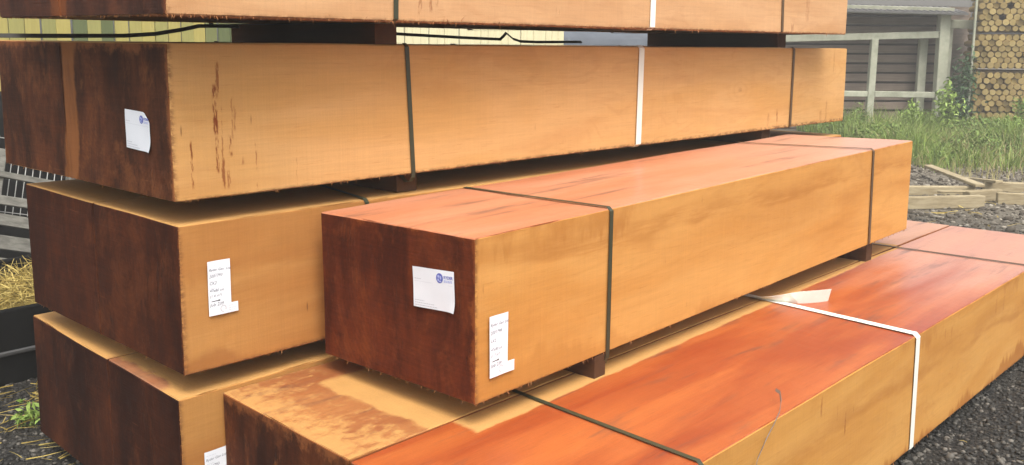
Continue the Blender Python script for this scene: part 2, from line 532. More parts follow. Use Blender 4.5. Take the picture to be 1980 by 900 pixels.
# pack: origin x,y,z, height, width, length, yaw, slope along, slope across, end skew, baulk splits
PACKS = {
    'A': dict(o=(-0.431, 0.7214, 1.7177), h=0.50, w=1.1516, l=4.4507, yaw=0.0006, tx=-0.0004, ty=0.0066, sk=-0.0047, split=[0.66]),
    'B': dict(o=(-0.3202, 0.936, 1.167), h=0.4807, w=1.3034, l=4.772, yaw=-0.0096, tx=-0.0027, ty=0.005, sk=-0.0145, split=[0.735]),
    'C': dict(o=(-0.3119, 0.9429, 0.6166), h=0.4804, w=1.2023, l=4.7759, yaw=-0.0091, tx=-0.0077, ty=0.0053, sk=0.0047, split=[0.60]),
    'D': dict(o=(-0.3364, 0.9481, 0.05), h=0.497, w=1.2531, l=4.7759, yaw=-0.0051, tx=-0.0005, ty=0.0112, sk=0.0335, split=[0.53]),
    'E': dict(o=(0.1537, 0.1345, 0.6035), h=0.50, w=0.7395, l=3.4517, yaw=0.0, tx=0.0096, ty=-0.0196, sk=0.0155, split=[]),
    'F': dict(o=(-0.2697, -0.4592, 0.05), h=0.4835, w=1.4015, l=4.7717, yaw=-0.013, tx=-0.001, ty=0.001, sk=0.0462, split=[0.70]),
}


def pack_pt(P, x, y, z):
    """pack-local point with the pack's slopes and skewed near end applied."""
    f = 1.0 - min(1.0, max(0.0, x / P['l']))
    return Vector((x + P['sk'] * y * f, y, z + P['tx'] * x + P['ty'] * y))


def pack_world(P, x, y, z):
    v = pack_pt(P, x, y, z)
    c, s = math.cos(P['yaw']), math.sin(P['yaw'])
    return Vector((P['o'][0] + c * v.x - s * v.y, P['o'][1] + s * v.x + c * v.y, P['o'][2] + v.z))


def make_baulk(P, y0, y1, mats, parent, seed):
    """a sawn baulk: gridded box with uneven sawn faces and broken arrises; slots side, end, top."""
    L, H = P['l'], P['h']
    nx, ny, nz = int(L / 0.03), max(6, int((y1 - y0) / 0.05)), 12
    def grid(a, b, n):                                 # even grid with a narrow row along each arris
        q = [a + (b - a) * i / n for i in range(n + 1)]
        return [q[0], a + 0.006] + q[1:-1] + [b - 0.006, q[-1]]
    xs, ys, zs = grid(0, L, nx), grid(y0, y1, ny), grid(0, H, nz)
    nx, ny, nz = len(xs) - 1, len(ys) - 1, len(zs) - 1
    verts, index = [], {}

    def vid(i, j, k):
        key = (i, j, k)
        if key in index:
            return index[key]
        x, y, z = xs[i], ys[j], zs[k]
        q = Vector((x * 1.1 + seed * 9.1, y * 1.6, z * 1.6))
        w = 0.0035
        dx = dy = dz = 0.0
        n1 = mnoise.noise(q * 1.3)
        n2 = mnoise.noise(Vector((x * 31, y * 31, z * 31 + seed)))
        onx, ony, onz = i in (0, nx), j in (0, ny), k in (0, nz)
        sgx, sgy, sgz = (1 if i == nx else -1), (1 if j == ny else -1), (1 if k == nz else -1)
        if onx:
            dx = sgx * (n1 * w * 1.3 + n2 * 0.0008)
        if ony:
            dy = sgy * (mnoise.noise(q * 1.3 + Vector((9, 3, 1))) * w - 0.002 + n2 * 0.0006)
        if onz:
            dz = sgz * (mnoise.noise(q * 1.3 + Vector((2, 7, 5))) * w - 0.002 + n2 * 0.0006)
        edge = onx + ony + onz
        if edge >= 2:                               # broken arris
            c = 0.0022 + 0.0035 * abs(mnoise.noise(Vector((x * 45, y * 45, z * 45 + seed * 3)))) 
            c += 0.016 * max(0.0, mnoise.noise(Vector((x * 7 + seed, y * 7, z * 7))) - 0.42)
            if onx: dx -= sgx * c
            if ony: dy -= sgy * c
            if onz: dz -= sgz * c
        index[key] = len(verts)
        verts.append(pack_pt(P, x + dx, y + dy, z + dz))
        return index[key]
    faces, mi = [], []
    for i in range(nx):
        for k in range(nz):
            faces.append((vid(i, 0, k), vid(i + 1, 0, k), vid(i + 1, 0, k + 1), vid(i, 0, k + 1))); mi.append(0 if y0 == 0 else 1)
            faces.append((vid(i, ny, k), vid(i, ny, k + 1), vid(i + 1, ny, k + 1), vid(i + 1, ny, k))); mi.append(0 if y1 == P['w'] else 1)
        for j in range(ny):
            faces.append((vid(i, j, 0), vid(i, j + 1, 0), vid(i + 1, j + 1, 0), vid(i + 1, j, 0))); mi.append(0)
            faces.append((vid(i, j, nz), vid(i + 1, j, nz), vid(i + 1, j + 1, nz), vid(i, j + 1, nz))); mi.append(2)
    for j in range(ny):
        for k in range(nz):
            faces.append((vid(0, j, k), vid(0, j, k + 1), vid(0, j + 1, k + 1), vid(0, j + 1, k))); mi.append(1)
            faces.append((vid(nx, j, k), vid(nx, j + 1, k), vid(nx, j + 1, k + 1), vid(nx, j, k + 1))); mi.append(1)
    return mesh_obj('baulk', verts, faces, mats, parent, matidx=mi)


def ribbon(name, path, axis, width, thick, mat, parent, closed=False):
    """a flat band: path of points, width along `axis`, thickness off it."""
    axis = Vector(axis).normalized()
    n = len(path)
    V, F = [], []
    for i in range(n):
        a = path[(i - 1) % n] if (closed or i > 0) else path[i]
        b = path[(i + 1) % n] if (closed or i < n - 1) else path[i]
        tg = (Vector(b) - Vector(a)).normalized()
        nrm = tg.cross(axis).normalized()
        p = Vector(path[i])
        for sw in (-0.5, 0.5):
            for st in (0.0, 1.0):
                V.append(p + axis * width * sw + nrm * thick * (st - 0.5))
    m = n if closed else n - 1
    for i in range(m):
        a, b = 4 * i, 4 * ((i + 1) % n)
        F += [(a, a + 1, b + 1, b), (a + 1, a + 3, b + 3, b + 1), (a + 3, a + 2, b + 2, b + 3), (a + 2, a, b, b + 2)]
    if not closed:
        e = 4 * (n - 1)
        F += [(0, 2, 3, 1), (e, e + 1, e + 3, e + 2)]
    return mesh_obj(name, V, F, mat, parent)


def strap_loop(P, x_top, x_bot, width, mat, parent, sag=0.0, sag_y=0.05, x_back=None):
    """a packing strap taken tightly round the pack; sag lets it hang below the near bottom arris."""
    W, H, e = P['w'], P['h'], 0.0035
    xb = x_top if x_back is None else x_back
    sec = [(-e, H * 0.98, x_top), (-e, H * 0.75, None), (-e, H * 0.5, None), (-e, H * 0.25, None), (-e, 0.01, x_bot)]
    if sag:
        sec += [(-e * 0.2, -sag * 0.35, x_bot), (sag_y * 0.3, -sag * 0.8, x_bot), (sag_y * 0.75, -sag * 0.95, x_bot), (sag_y * 1.3, -sag * 0.4, x_bot)]
    sec += [(0.016 + (sag_y * 1.6 if sag else 0), -e, x_bot), (W * 0.5, -e, x_bot), (W - 0.012, -e, x_bot), (W + e, 0.012, x_bot), (W + e, H - 0.012, xb), (W - 0.012, H + e, xb), (W * 0.66, H + e * 0.8, x_top + (xb - x_top) * .66), (W * 0.33, H + e * 0.8, x_top + (xb - x_top) * .33), (0.012, H + e, x_top)]
    pts = []
    for (y, z, xx) in sec:
        if xx is None:
            xx = x_bot + (x_top - x_bot) * z / H
        pts.append(pack_pt(P, xx, y, z))
    return ribbon('strap', pts, (1, 0, 0), width, 0.0012, mat, parent, closed=True)


M_GREEN = plain('green_strap', (0.034, 0.036, 0.017), 0.45, 0.5, 0.25, 60)
M_WHITE = plain('white_strap', (0.74, 0.74, 0.66), 0.5, 0.4, 0.06, 40)
M_STEEL = plain('brown_strap', (0.10, 0.055, 0.022), 0.5, 0.4, 0.25, 60)
M_GREY = plain('grey_band', (0.16, 0.13, 0.11), 0.45, 0.5, 0.25, 40)
M_BLACK = plain('black_band', (0.022, 0.020, 0.016), 0.5, 0.5, 0.2, 60)
M_FIBRE = plain('fibres', (0.30, 0.13, 0.05), 0.9, 0.1, 0.3, 200)

PACK_SPEC = {
    'A': ('topmost timber pack, its pale side cut off by the top of the photo', wood_side('side_a', 1, (0.74, 0.43, 0.215), (0.67, 0.37, 0.17), (0.42, 0.17, 0.06), streaks=a_streaks, blotch=0.22, bottom=0.12),
          wood_end('end_a', 1, (0.05, 0.024, 0.018), (0.15, 0.065, 0.04), (0.26, 0.10, 0.045), 0.4, strips=[(0.60, 0.70, (0.32, 0.115, 0.035), 0.8)], W=1.15, H=0.5), wood_top('top_a', 1, WET, WET2, DRY)),
    'B': ('big pack with drip stains and an upright white sheet on its dark end', wood_side('side_b', 2, (0.76, 0.425, 0.165), (0.70, 0.37, 0.12), (0.46, 0.17, 0.045), streaks=b_streaks, knots=[(3.38, 0.235, 0.022)], blotch=0.26, bottom=0.0),
          wood_end('end_b', 2, (0.050, 0.018, 0.008), (0.19, 0.070, 0.028), (0.44, 0.19, 0.07), 0.55, strips=[(0.635, 0.74, (0.42, 0.19, 0.065), 0.9)], W=1.30, H=0.48, marg=0.04), wood_top('top_b', 2, DRY, PALE, DRY, dry_all())),
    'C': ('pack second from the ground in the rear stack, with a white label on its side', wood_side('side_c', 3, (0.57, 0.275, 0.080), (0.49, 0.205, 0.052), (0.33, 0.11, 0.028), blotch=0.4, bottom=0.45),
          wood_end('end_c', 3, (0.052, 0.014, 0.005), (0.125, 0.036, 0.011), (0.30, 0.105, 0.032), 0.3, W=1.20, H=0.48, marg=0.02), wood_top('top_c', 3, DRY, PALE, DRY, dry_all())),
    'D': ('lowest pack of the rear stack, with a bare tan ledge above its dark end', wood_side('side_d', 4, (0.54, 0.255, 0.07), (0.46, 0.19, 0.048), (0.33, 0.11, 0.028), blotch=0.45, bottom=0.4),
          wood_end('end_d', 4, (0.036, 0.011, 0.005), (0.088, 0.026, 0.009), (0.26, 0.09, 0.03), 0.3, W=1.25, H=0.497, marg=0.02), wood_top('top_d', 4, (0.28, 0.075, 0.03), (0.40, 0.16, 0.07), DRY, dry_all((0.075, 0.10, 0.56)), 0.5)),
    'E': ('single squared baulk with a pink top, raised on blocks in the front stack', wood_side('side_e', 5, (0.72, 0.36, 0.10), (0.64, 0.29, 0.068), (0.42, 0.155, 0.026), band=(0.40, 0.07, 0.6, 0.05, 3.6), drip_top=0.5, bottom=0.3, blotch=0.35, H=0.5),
          wood_end('end_e', 5, (0.085, 0.018, 0.006), (0.22, 0.052, 0.014), (0.42, 0.14, 0.036), 0.34, W=0.74, H=0.5, marg=0.035), wood_top('top_e', 5, PINK, PINK2, DRY, None, 0.36, dry_sheen_from=1.6)),
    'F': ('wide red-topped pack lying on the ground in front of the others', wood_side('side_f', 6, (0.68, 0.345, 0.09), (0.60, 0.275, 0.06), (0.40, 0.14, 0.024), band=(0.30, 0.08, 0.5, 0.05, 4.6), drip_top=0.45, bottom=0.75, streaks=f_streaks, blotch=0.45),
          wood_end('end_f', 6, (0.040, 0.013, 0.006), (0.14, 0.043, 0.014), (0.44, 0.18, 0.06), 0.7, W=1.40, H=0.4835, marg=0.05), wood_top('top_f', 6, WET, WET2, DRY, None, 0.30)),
}
TOP_F1 = wood_top('top_f_bare', 7, (0.36, 0.115, 0.032), (0.46, 0.175, 0.05), DRY, dry_rect(0.31, 0.0, 1.27, 0.03, 0.10, 0.0, 0.85, 0.5, 0.0), 0.42, dry_sheen_from=3.0)
TOP_F2 = wood_top('top_f_wet', 6, WET, WET2, DRY, dry_rect(0.40, 0.563, 99, 0.02, 0.06, 0.028), 0.30, dry_sheen_from=2.5)

packs = {}
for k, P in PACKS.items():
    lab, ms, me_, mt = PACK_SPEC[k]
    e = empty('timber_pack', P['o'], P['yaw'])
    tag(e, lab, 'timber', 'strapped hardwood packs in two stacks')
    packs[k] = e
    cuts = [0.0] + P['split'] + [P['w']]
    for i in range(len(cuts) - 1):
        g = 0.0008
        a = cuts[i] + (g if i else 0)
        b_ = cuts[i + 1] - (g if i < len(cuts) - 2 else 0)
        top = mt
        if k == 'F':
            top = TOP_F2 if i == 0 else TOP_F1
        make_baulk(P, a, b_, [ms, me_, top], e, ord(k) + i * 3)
    # torn fibres along the sawn arrises
    V, F = [], []
    def fibre(p, d, ln, w):
        side = d.cross(Vector((rnd.uniform(-1, 1), rnd.uniform(-1, 1), rnd.uniform(-1, 1)))).normalized() * w
        q1 = p + d * ln * 0.5 + Vector((rnd.uniform(-1, 1), rnd.uniform(-1, 1), rnd.uniform(-1, 1))) * ln * 0.15
        q2 = p + d * ln + Vector((rnd.uniform(-1, 1), rnd.uniform(-1, 1), rnd.uniform(-1, 1))) * ln * 0.3
        n = len(V)
        V.extend([p - side, p + side, q1 + side * 0.7, q1 - side * 0.7, q2])
        F.extend([(n, n + 1, n + 2, n + 3), (n + 3, n + 2, n + 4)])
    dens = {'A': 420, 'B': 230, 'C': 150, 'D': 60, 'E': 260, 'F': 160}[k]
    for _ in range(dens):
        x = rnd.random() ** 1.3 * P['l']
        fibre(pack_pt(P, x, 0.003, 0.004), Vector((rnd.uniform(-.5, .5), -0.25, -1 if rnd.random() < .8 else 0.6)).normalized(), rnd.uniform(0.004, 0.013) * (2.2 if (k == 'A' and rnd.random() < .15) else 1), rnd.uniform(0.0006, 0.0016))
    for _ in range(dens // 5):
        z = rnd.random() * P['h']
        fibre(pack_pt(P, 0.003, 0.003, z), Vector((-0.7, -0.5, rnd.uniform(-.5, .2))).normalized(), rnd.uniform(0.003, 0.009), rnd.uniform(0.0006, 0.0014))
        y = rnd.random() * P['w']
        fibre(pack_pt(P, 0.003, y, 0.004), Vector((-0.3, rnd.uniform(-.4, .4), -1)).normalized(), rnd.uniform(0.004, 0.011), rnd.uniform(0.0006, 0.0014))
    tag(mesh_obj('torn_fibre', V, F, M_FIBRE, e), kind='stuff')

# straps
P = PACKS['A']; strap_loop(P, 0.815, 0.808, 0.0195, M_GREEN, packs['A'], sag=0.0)
strap_loop(P, 2.33, 2.32, 0.040, M_WHITE, packs['A']); strap_loop(P, 3.57, 3.59, 0.024, M_STEEL, packs['A'])
P = PACKS['B']; strap_loop(P, 0.925, 0.950, 0.0195, M_GREEN, packs['B'], sag=0.035, sag_y=0.05)
strap_loop(P, 2.41, 2.40, 0.042, M_WHITE, packs['B']); strap_loop(P, 4.0, 3.995, 0.026, M_STEEL, packs['B'])
P = PACKS['C']; strap_loop(P, 0.726, 0.726, 0.018, M_GREEN, packs['C'], x_back=0.98); strap_loop(P, 4.0, 4.0, 0.024, M_STEEL, packs['C'])
P = PACKS['D']; strap_loop(P, 0.9, 0.9, 0.018, M_GREEN, packs['D']); strap_loop(P, 4.0, 4.0, 0.024, M_STEEL, packs['D'])
P = PACKS['E']; strap_loop(P, 0.645, 0.640, 0.0195, M_GREEN, packs['E'], sag=0.05, sag_y=0.035, x_back=0.68)
strap_loop(P, 2.886, 2.905, 0.024, M_STEEL, packs['E'], x_back=2.82)
P = PACKS['F']; strap_loop(P, 0.678, 0.67, 0.018, M_GREEN, packs['F'], x_back=0.70)
wst = strap_loop(P, 2.262, 2.275, 0.040, M_WHITE, packs['F'], x_back=2.34); strap_loop(P, 3.876, 3.87, 0.02, M_STEEL, packs['F'], x_back=3.80)
# loose tail of the white strap curling on the top of the front pack
tail = [pack_pt(P, x, y, P['h'] + z) for (x, y, z) in
        [(2.285, 0.735, 0.006), (2.282, 0.69, 0.008), (2.285, 0.65, 0.012), (2.295, 0.61, 0.018), (2.315, 0.575, 0.024), (2.345, 0.54, 0.027), (2.385, 0.51, 0.028), (2.43, 0.485, 0.028), (2.48, 0.465, 0.027)]]
V, F = [], []
for i, p in enumerate(tail):
    tg = (tail[min(i + 1, len(tail) - 1)] - tail[max(i - 1, 0)]).normalized()
    w = tg.cross(Vector((0, 0, 1))).normalized()
    tw = 0.25 + 1.05 * min(1, i / 5)
    w = (w * math.cos(tw) + Vector((0, 0, 1)) * math.sin(tw)).normalized() * (0.020 + 0.012 * min(1, i / 5))
    n_ = tg.cross(w).normalized() * 0.0006
    V += [p - w - n_, p + w - n_, p + w + n_, p - w + n_]
for i in range(len(tail) - 1):
    a, b_ = 4 * i, 4 * i + 4
    for q in range(4):
        F.append((a + q, a + (q + 1) % 4, b_ + (q + 1) % 4, b_ + q))
F += [(0, 3, 2, 1), (len(V) - 4, len(V) - 3, len(V) - 2, len(V) - 1)]
tag(mesh_obj('loose_strap_end', V, F, M_WHITE, packs['F'], smooth=False), 'loose curled end of the white strap')
# snapped grey band bent over the near arris of the front pack
pts = [pack_pt(P, *q) for q in [(1.235, 0.075, 0.5175), (1.215, 0.05, 0.5205), (1.17, 0.022, 0.512), (1.12, 0.0, 0.4995), (1.06, -0.012, 0.478), (1.01, -0.014, 0.445), (0.97, -0.012, 0.40), (0.955, -0.010, 0.33), (0.95, -0.010, 0.20), (0.945, -0.012, 0.06)]]
tag(ribbon('snapped_band', pts, (0.8, 0.25, 0.5), 0.013, 0.0012, M_GREY, packs['F']), 'snapped grey steel band bent over the arris')
# black bands sagging in the slot under the topmost pack
PA = PACKS['A']
def a_local(X, Y, Z):
    return Vector((X - PA['o'][0], Y - PA['o'][1], Z - PA['o'][2]))
for pl in ([(-1.2, 1.672), (-0.8, 1.668), (-0.486, 1.667), (-0.298, 1.668), (-0.055, 1.671), (0.067, 1.679), (0.18, 1.697), (0.252, 1.712), (0.33, 1.7135), (0.43, 1.7135)],
           [(0.60, 1.7135), (0.85, 1.708), (1.145, 1.699), (1.35, 1.691), (1.554, 1.685), (1.80, 1.678), (2.0, 1.674), (2.03, 1.695), (2.045, 1.707), (2.07, 1.694), (2.10, 1.677), (2.16, 1.664), (2.3, 1.661), (2.7, 1.664)]):
    ribbon('loose_band', [a_local(X, 1.75, Z) for X, Z in pl], (0, 0.55, 0.83), 0.017, 0.0015, M_BLACK, packs['A'])

# ------------------------------------------------------------------ paper labels
M_PAPER = plain('paper', (0.72, 0.74, 0.78), 0.6, 0.3, 0.03, 25)
M_BLUE = plain('blue_ink', (0.10, 0.12, 0.42), 0.6, 0.3, 0.05)
M_BLUE2 = plain('pale_blue_ink', (0.36, 0.40, 0.68), 0.6, 0.3, 0.05)
M_INK = plain('pen_ink', (0.10, 0.11, 0.14), 0.6, 0.3, 0.05)
M_PRINT = plain('grey_print', (0.50, 0.51, 0.55), 0.6, 0.3, 0.05)
M_MARK = plain('black_marker', (0.03, 0.03, 0.03), 0.6, 0.3, 0.05)


def text_flat(s, size, shear=0.0, bold=0.0):
    cu = bpy.data.curves.new('lettering', 'FONT')
    cu.body = s
    cu.size = size
    cu.shear = shear
    cu.offset = bold
    cu.resolution_u = 2
    ob = bpy.data.objects.new('lettering', cu)
    COL.objects.link(ob)
    bpy.context.view_layer.update()
    me = bpy.data.meshes.new_from_object(ob.evaluated_get(bpy.context.evaluated_depsgraph_get()))
    v = [(p.co.x, p.co.y) for p in me.vertices]
    f = [tuple(p.vertices) for p in me.polygons]
    bpy.data.objects.remove(ob)
    bpy.data.meshes.remove(me)
    return v, f


class Sheet:
    """a sheet lying on a pack face: (a, b) sheet metres from its lower left -> 3D; small waves and lifted corners."""
    def __init__(self, fn, w, h, seed, lift=0.004):
        self.fn, self.w, self.h, self.seed, self.lift = fn, w, h, seed, lift

    def at(self, a, b, off=0.0):
        u, v = a / self.w, b / self.h
        wv = 0.0012 * (1 + math.sin(u * 5 + self.seed) * math.sin(v * 4 + self.seed * 2))
        c = max(0, u - 0.75) * 4 * max(0, 0.35 - v) * 2.8
        return self.fn(a, b, 0.004 + wv + self.lift * c * c + off)

    def poly(self, name, outline, mat, parent, off=0.0, n=12):
        """grid clipped to an axis-aligned union of rectangles: outline = list of (a0,a1,b0,b1)."""
        V, F, ix = [], [], {}
        for (a0, a1, b0, b1, chop) in outline:
            for i in range(n):
                for j in range(n):
                    q = []
                    for (di, dj) in ((0, 0), (1, 0), (1, 1), (0, 1)):
                        a = a0 + (a1 - a0) * (i + di) / n
                        b = b0 + (b1 - b0) * (j + dj) / n
                        if chop:
                            ex = (a - a0) / (a1 - a0) + (b - b0) / (b1 - b0) - (2 - chop)
                            if ex > 0:
                                a -= ex * 0.5 * (a1 - a0); b -= ex * 0.5 * (b1 - b0)
                        key = (round(a, 5), round(b, 5))
                        if key not in ix:
                            ix[key] = len(V); V.append(self.at(a, b, off))
                        q.append(ix[key])
                    if len(set(q)) >= 3:
                        F.append(tuple(dict.fromkeys(q)))
        o = mesh_obj(name, V, F, mat, parent, smooth=True)
        return o

    def text(self, s, a, b, size, mat, parent, shear=0.0, bold=0.0, rot=0.0):
        v, f = text_flat(s, size, shear, bold)
        c, sn = math.cos(rot), math.sin(rot)
        return mesh_obj('lettering', [self.at(a + x * c - y * sn, b + x * sn + y * c, 0.0006) for x, y in v], f, mat, parent)

    def shape(self, name, pts, faces, mat, parent, off=0.0006):
        return mesh_obj(name, [self.at(a, b, off) for a, b in pts], faces, mat, parent)

    def bars(self, rows, mat, parent, h=0.0016):
        pts, fs = [], []
        for (a0, a1, b) in rows:
            a = a0
            while a < a1:
                w = rnd.uniform(0.004, 0.012)
                e = min(a + w, a1)
                n = len(pts)
                pts += [(a, b), (e, b), (e, b + h), (a, b + h)]
                fs.append((n, n + 1, n + 2, n + 3))
                a = e + 0.002
        return tag(self.shape('small_print', pts, fs, mat, parent), kind='stuff')


def end_fn(P, y0, z0, tilt, slant=0.0):
    """sheet frame on a near end face: a runs to the right (-y), b up."""
    c, s = math.cos(tilt), math.sin(tilt)
    def f(a, b, off):
        return pack_pt(P, 0.0, y0 - (a * c - b * s) , z0 + a * s + b * c) + Vector((-off, 0, 0))
    return f


def side_fn(P, x0, z0, tilt):
    c, s = math.cos(tilt), math.sin(tilt)
    def f(a, b, off):
        return pack_pt(P, x0 + a * c - b * s, 0.0, z0 + a * s + b * c) + Vector((0, -off, 0))
    return f


def letterhead(P, e, y0, z0, w, h, tilt, seed, chop, lab):
    S = Sheet(end_fn(P, y0, z0, tilt), w, h, seed, 0.009)
    o = S.poly('paper_sheet', [(0, w, 0, h, chop)], M_PAPER, e)
    o['label'] = lab
    k = w / 0.187
    ca, cb, r = w * 0.665, h * 0.80, 0.0155 * k
    n = 20
    S.shape('logo_globe', [(ca + r * math.cos(6.2832 * i / n), cb + r * math.sin(6.2832 * i / n)) for i in range(n)], [tuple(range(n))], M_BLUE, o)
    pts, fs = [], []
    for (x, y, rx, ry) in ((-.25, .35, .35, .3), (.35, .1, .25, .4), (-.35, -.35, .25, .3), (.2, -.6, .35, .18)):
        m = len(pts)
        pts += [(ca + r * (x + rx * math.cos(6.2832 * i / 9)), cb + r * (y + ry * math.sin(6.2832 * i / 9))) for i in range(9)]
        fs.append(tuple(range(m, m + 9)))
    S.shape('logo_land', pts, fs, M_BLUE2, o, 0.0011)
    S.text('RYDER', w * 0.762, h * 0.80, 0.0128 * k, M_BLUE, o, 0, 0.0004)
    S.bars([(w * 0.765, w * 0.955, h * 0.745), (w * 0.765, w * 0.955, h * 0.715)], M_BLUE2, o, 0.0026 * k)
    S.bars([(w * 0.04, w * 0.20, h * 0.70)], M_PRINT, o, 0.0022)
    S.bars([(w * 0.04, w * 0.27, h * 0.165), (w * 0.04, w * 0.50, h * 0.105), (w * 0.04, w * 0.58, h * 0.045)], M_PRINT, o, 0.0022)
    S.shape('rule', [(w * .03, h * .645), (w * .96, h * .645), (w * .96, h * .65), (w * .03, h * .65)], [(0, 1, 2, 3)], M_PRINT, o)


letterhead(PACKS['E'], packs['E'], 0.262, 0.258, 0.183, 0.124, 0.045, 1.0, 0, 'white letterhead sheet with a blue globe logo')
letterhead(PACKS['B'], packs['B'], 0.279, 0.149, 0.156, 0.122, -0.035, 2.3, 0.22, 'white letterhead sheet with a turned corner')


def tally(P, e, x0, z0, h, w, foot_w, foot_h, lines, seed, tilt=0.0):
    S = Sheet(side_fn(P, x0, z0, tilt), w, h, seed, 0.0)
    rects = [(0, w, 0, h, 0)]
    if foot_w:
        rects.append((w, w + foot_w, 0, foot_h, 0))
    o = S.poly('tally_label', rects, M_PAPER, e, n=8)
    o['label'] = 'white handwritten tally label'
    for (s, fb, sz) in lines:
        S.text(s, w * 0.05, h * fb, sz, M_INK, o, 0.25, 0.0, rnd.uniform(-.03, .05))
    S.bars([(w * .08, w * .5, h * .915), (w * .08, w * .45, h * .76), (w * .08, w * .4, h * .63), (w * .08, w * .7, h * .50)], M_PRINT, o, 0.0012)
    if foot_w:
        # arrow stroke and the small certification tick-tree
        S.shape('arrow_mark', [(w * .12, h * .255), (w * .42, h * .262), (w * .42, h * .25), (w * .52, h * .270), (w * .42, h * .288), (w * .42, h * .276), (w * .12, h * .267)], [(0, 1, 5, 6), (2, 3, 4)], M_MARK, o)
        ca, cb, r = w * .62, h * .105, w * .14
        pts, fs = [], []
        for i in range(15):
            t_ = -0.6 + 4.6 * i / 14
            for rr in (r, r * 0.72):
                pts.append((ca + rr * math.cos(t_), cb + rr * math.sin(t_)))
        for i in range(14):
            fs.append((2 * i, 2 * i + 2, 2 * i + 3, 2 * i + 1))
        m = len(pts)
        pts += [(ca - r * 1.1, cb - r * .3), (ca - r * .8, cb - r * .5), (ca - r * .2, cb - r * 1.1), (ca + r * .2, cb - r * 1.0)]
        fs.append((m, m + 1, m + 2, m + 3))
        S.shape('certification_mark', pts, fs, M_PRINT, o)
        S.bars([(w * .86, w + foot_w * .5, foot_h * .72), (w * .86, w + foot_w * .9, foot_h * .45), (w * .86, w + foot_w * .9, foot_h * .25)], M_PRINT, o, 0.0014)


tally(PACKS['E'], packs['E'], 0.053, 0.071, 0.187, 0.079, 0.028, 0.034,
      [('Ryder Gen Ltd', .83, .0125), ('2001798', .70, .0135), ('LK2', .575, .0135), ('47x80 cm', .435, .0125), ('(1.7 m³)', .335, .0125), ('Job 239', .17, .0150)], 0.4)
tally(PACKS['C'], packs['C'], 0.088, 0.178, 0.176, 0.079, 0.024, 0.032,
      [('Ryder Gen. Ltd', .82, .0120), ('2001793', .695, .0135), ('CK2', .57, .0135), ('47x80 cm', .44, .0125), ('(1.4 m³)', .335, .0125), ('Job 239', .17, .0150)], 1.9)
tally(PACKS['D'], packs['D'], 0.075, 0.12, 0.180, 0.079, 0, 0,
      [('Ryder Gen Ltd', .82, .0120), ('2001793', .68, .0135), ('CK2', .55, .0135), ('47x80 cm', .42, .0125)], 3.1)

# ------------------------------------------------------------------ bearers between the packs
def bearer_mat(name, col, col2):
    t = NT(name)
    r = t.rand_obj()
    n = t.noise(t.sc(20, 3, 20), 1.0, 4, 0.6)
    g = t.noise(t.sc(160, 6, 160), 1.0, 3, 0.6)
    c = t.mix(t.add(t.mul(n, 0.8), t.mul(t.sub(r, 0.5), 0.3)), col, col2)
    c = t.scale_col(c, t.add(0.8, t.mul(g, 0.4)))
    t.bump(g, 0.3, 0.002)
    return t.done(c, 0.85, 0.2)


M_BEARER = bearer_mat('bearer_wood', (0.045, 0.019, 0.008), (0.11, 0.048, 0.018))


def bearer(low, up, X, w, label, y_in=(0.02, 0.03)):
    """a block under pack `up` resting on pack `low` (or the ground), fitted to both."""
    U = PACKS[up]
    xl = X - U['o'][0]
    ya, yb = y_in[0], U['w'] - y_in[1]
    e0 = pack_world(U, xl, ya, 0)
    V = []
    for dx in (-w / 2, w / 2):
        for y in (ya, yb):
            p = pack_world(U, xl + dx, y, 0)
            if low:
                Lp = PACKS[low]
                zb = Lp['o'][2] + Lp['h'] + Lp['tx'] * (p.x - Lp['o'][0]) + Lp['ty'] * (p.y - Lp['o'][1])
            else:
                zb = 0.0
            V.append((p.x - e0.x, p.y - e0.y, zb - 0.001))
            V.append((p.x - e0.x, p.y - e0.y, p.z + 0.0005))
    # order: (x0y0 b,t),(x0y1 b,t),(x1y0 b,t),(x1y1 b,t)
    F = [(0, 1, 3, 2), (4, 6, 7, 5), (0, 4, 5, 1), (2, 3, 7, 6), (1, 5, 7, 3), (0, 2, 6, 4)]
    o = mesh_obj('bearer', V, F, M_BEARER)
    o.location = (e0.x, e0.y, 0)
    tag(o, label, 'bearer', 'wooden bearers between the packs')
    return o


bearer('B', 'A', 0.505, 0.10, 'dark wooden bearer under the topmost pack, nearer the dark ends', (0.20, 0.03))
bearer('B', 'A', 3.57, 0.10, 'dark wooden bearer under the topmost pack, near its far end', (0.20, 0.03))
bearer('C', 'B', 0.66, 0.10, 'wooden block under the drip-stained pack, behind the green strap', (0.07, 0.05))
bearer('C', 'B', 3.45, 0.10, 'wooden block under the drip-stained pack, toward its far end', (0.04, 0.05))
bearer('D', 'C', 0.75, 0.10, 'wooden block under the labelled pack of the rear stack', (0.06, 0.05))
bearer('D', 'C', 3.6, 0.10, 'wooden block under the far end of the second rear pack', (0.06, 0.05))
bearer('F', 'E', 0.76, 0.06, 'wooden block under the pink-topped baulk beside the green strap', (0.004, 0.03))
bearer('F', 'E', 3.15, 0.075, 'wooden block under the far end of the pink-topped baulk', (0.03, 0.03))
for k, xs_ in (('D', (0.4, 3.8)), ('F', (0.5, 3.6))):
    for q, X in enumerate(xs_):
        bearer(None, k, X, 0.10, 'low block on the ground under the %s pack, %s end' % ('lowest rear' if k == 'D' else 'red-topped front', ('near', 'far')[q]), (0.08, 0.06))

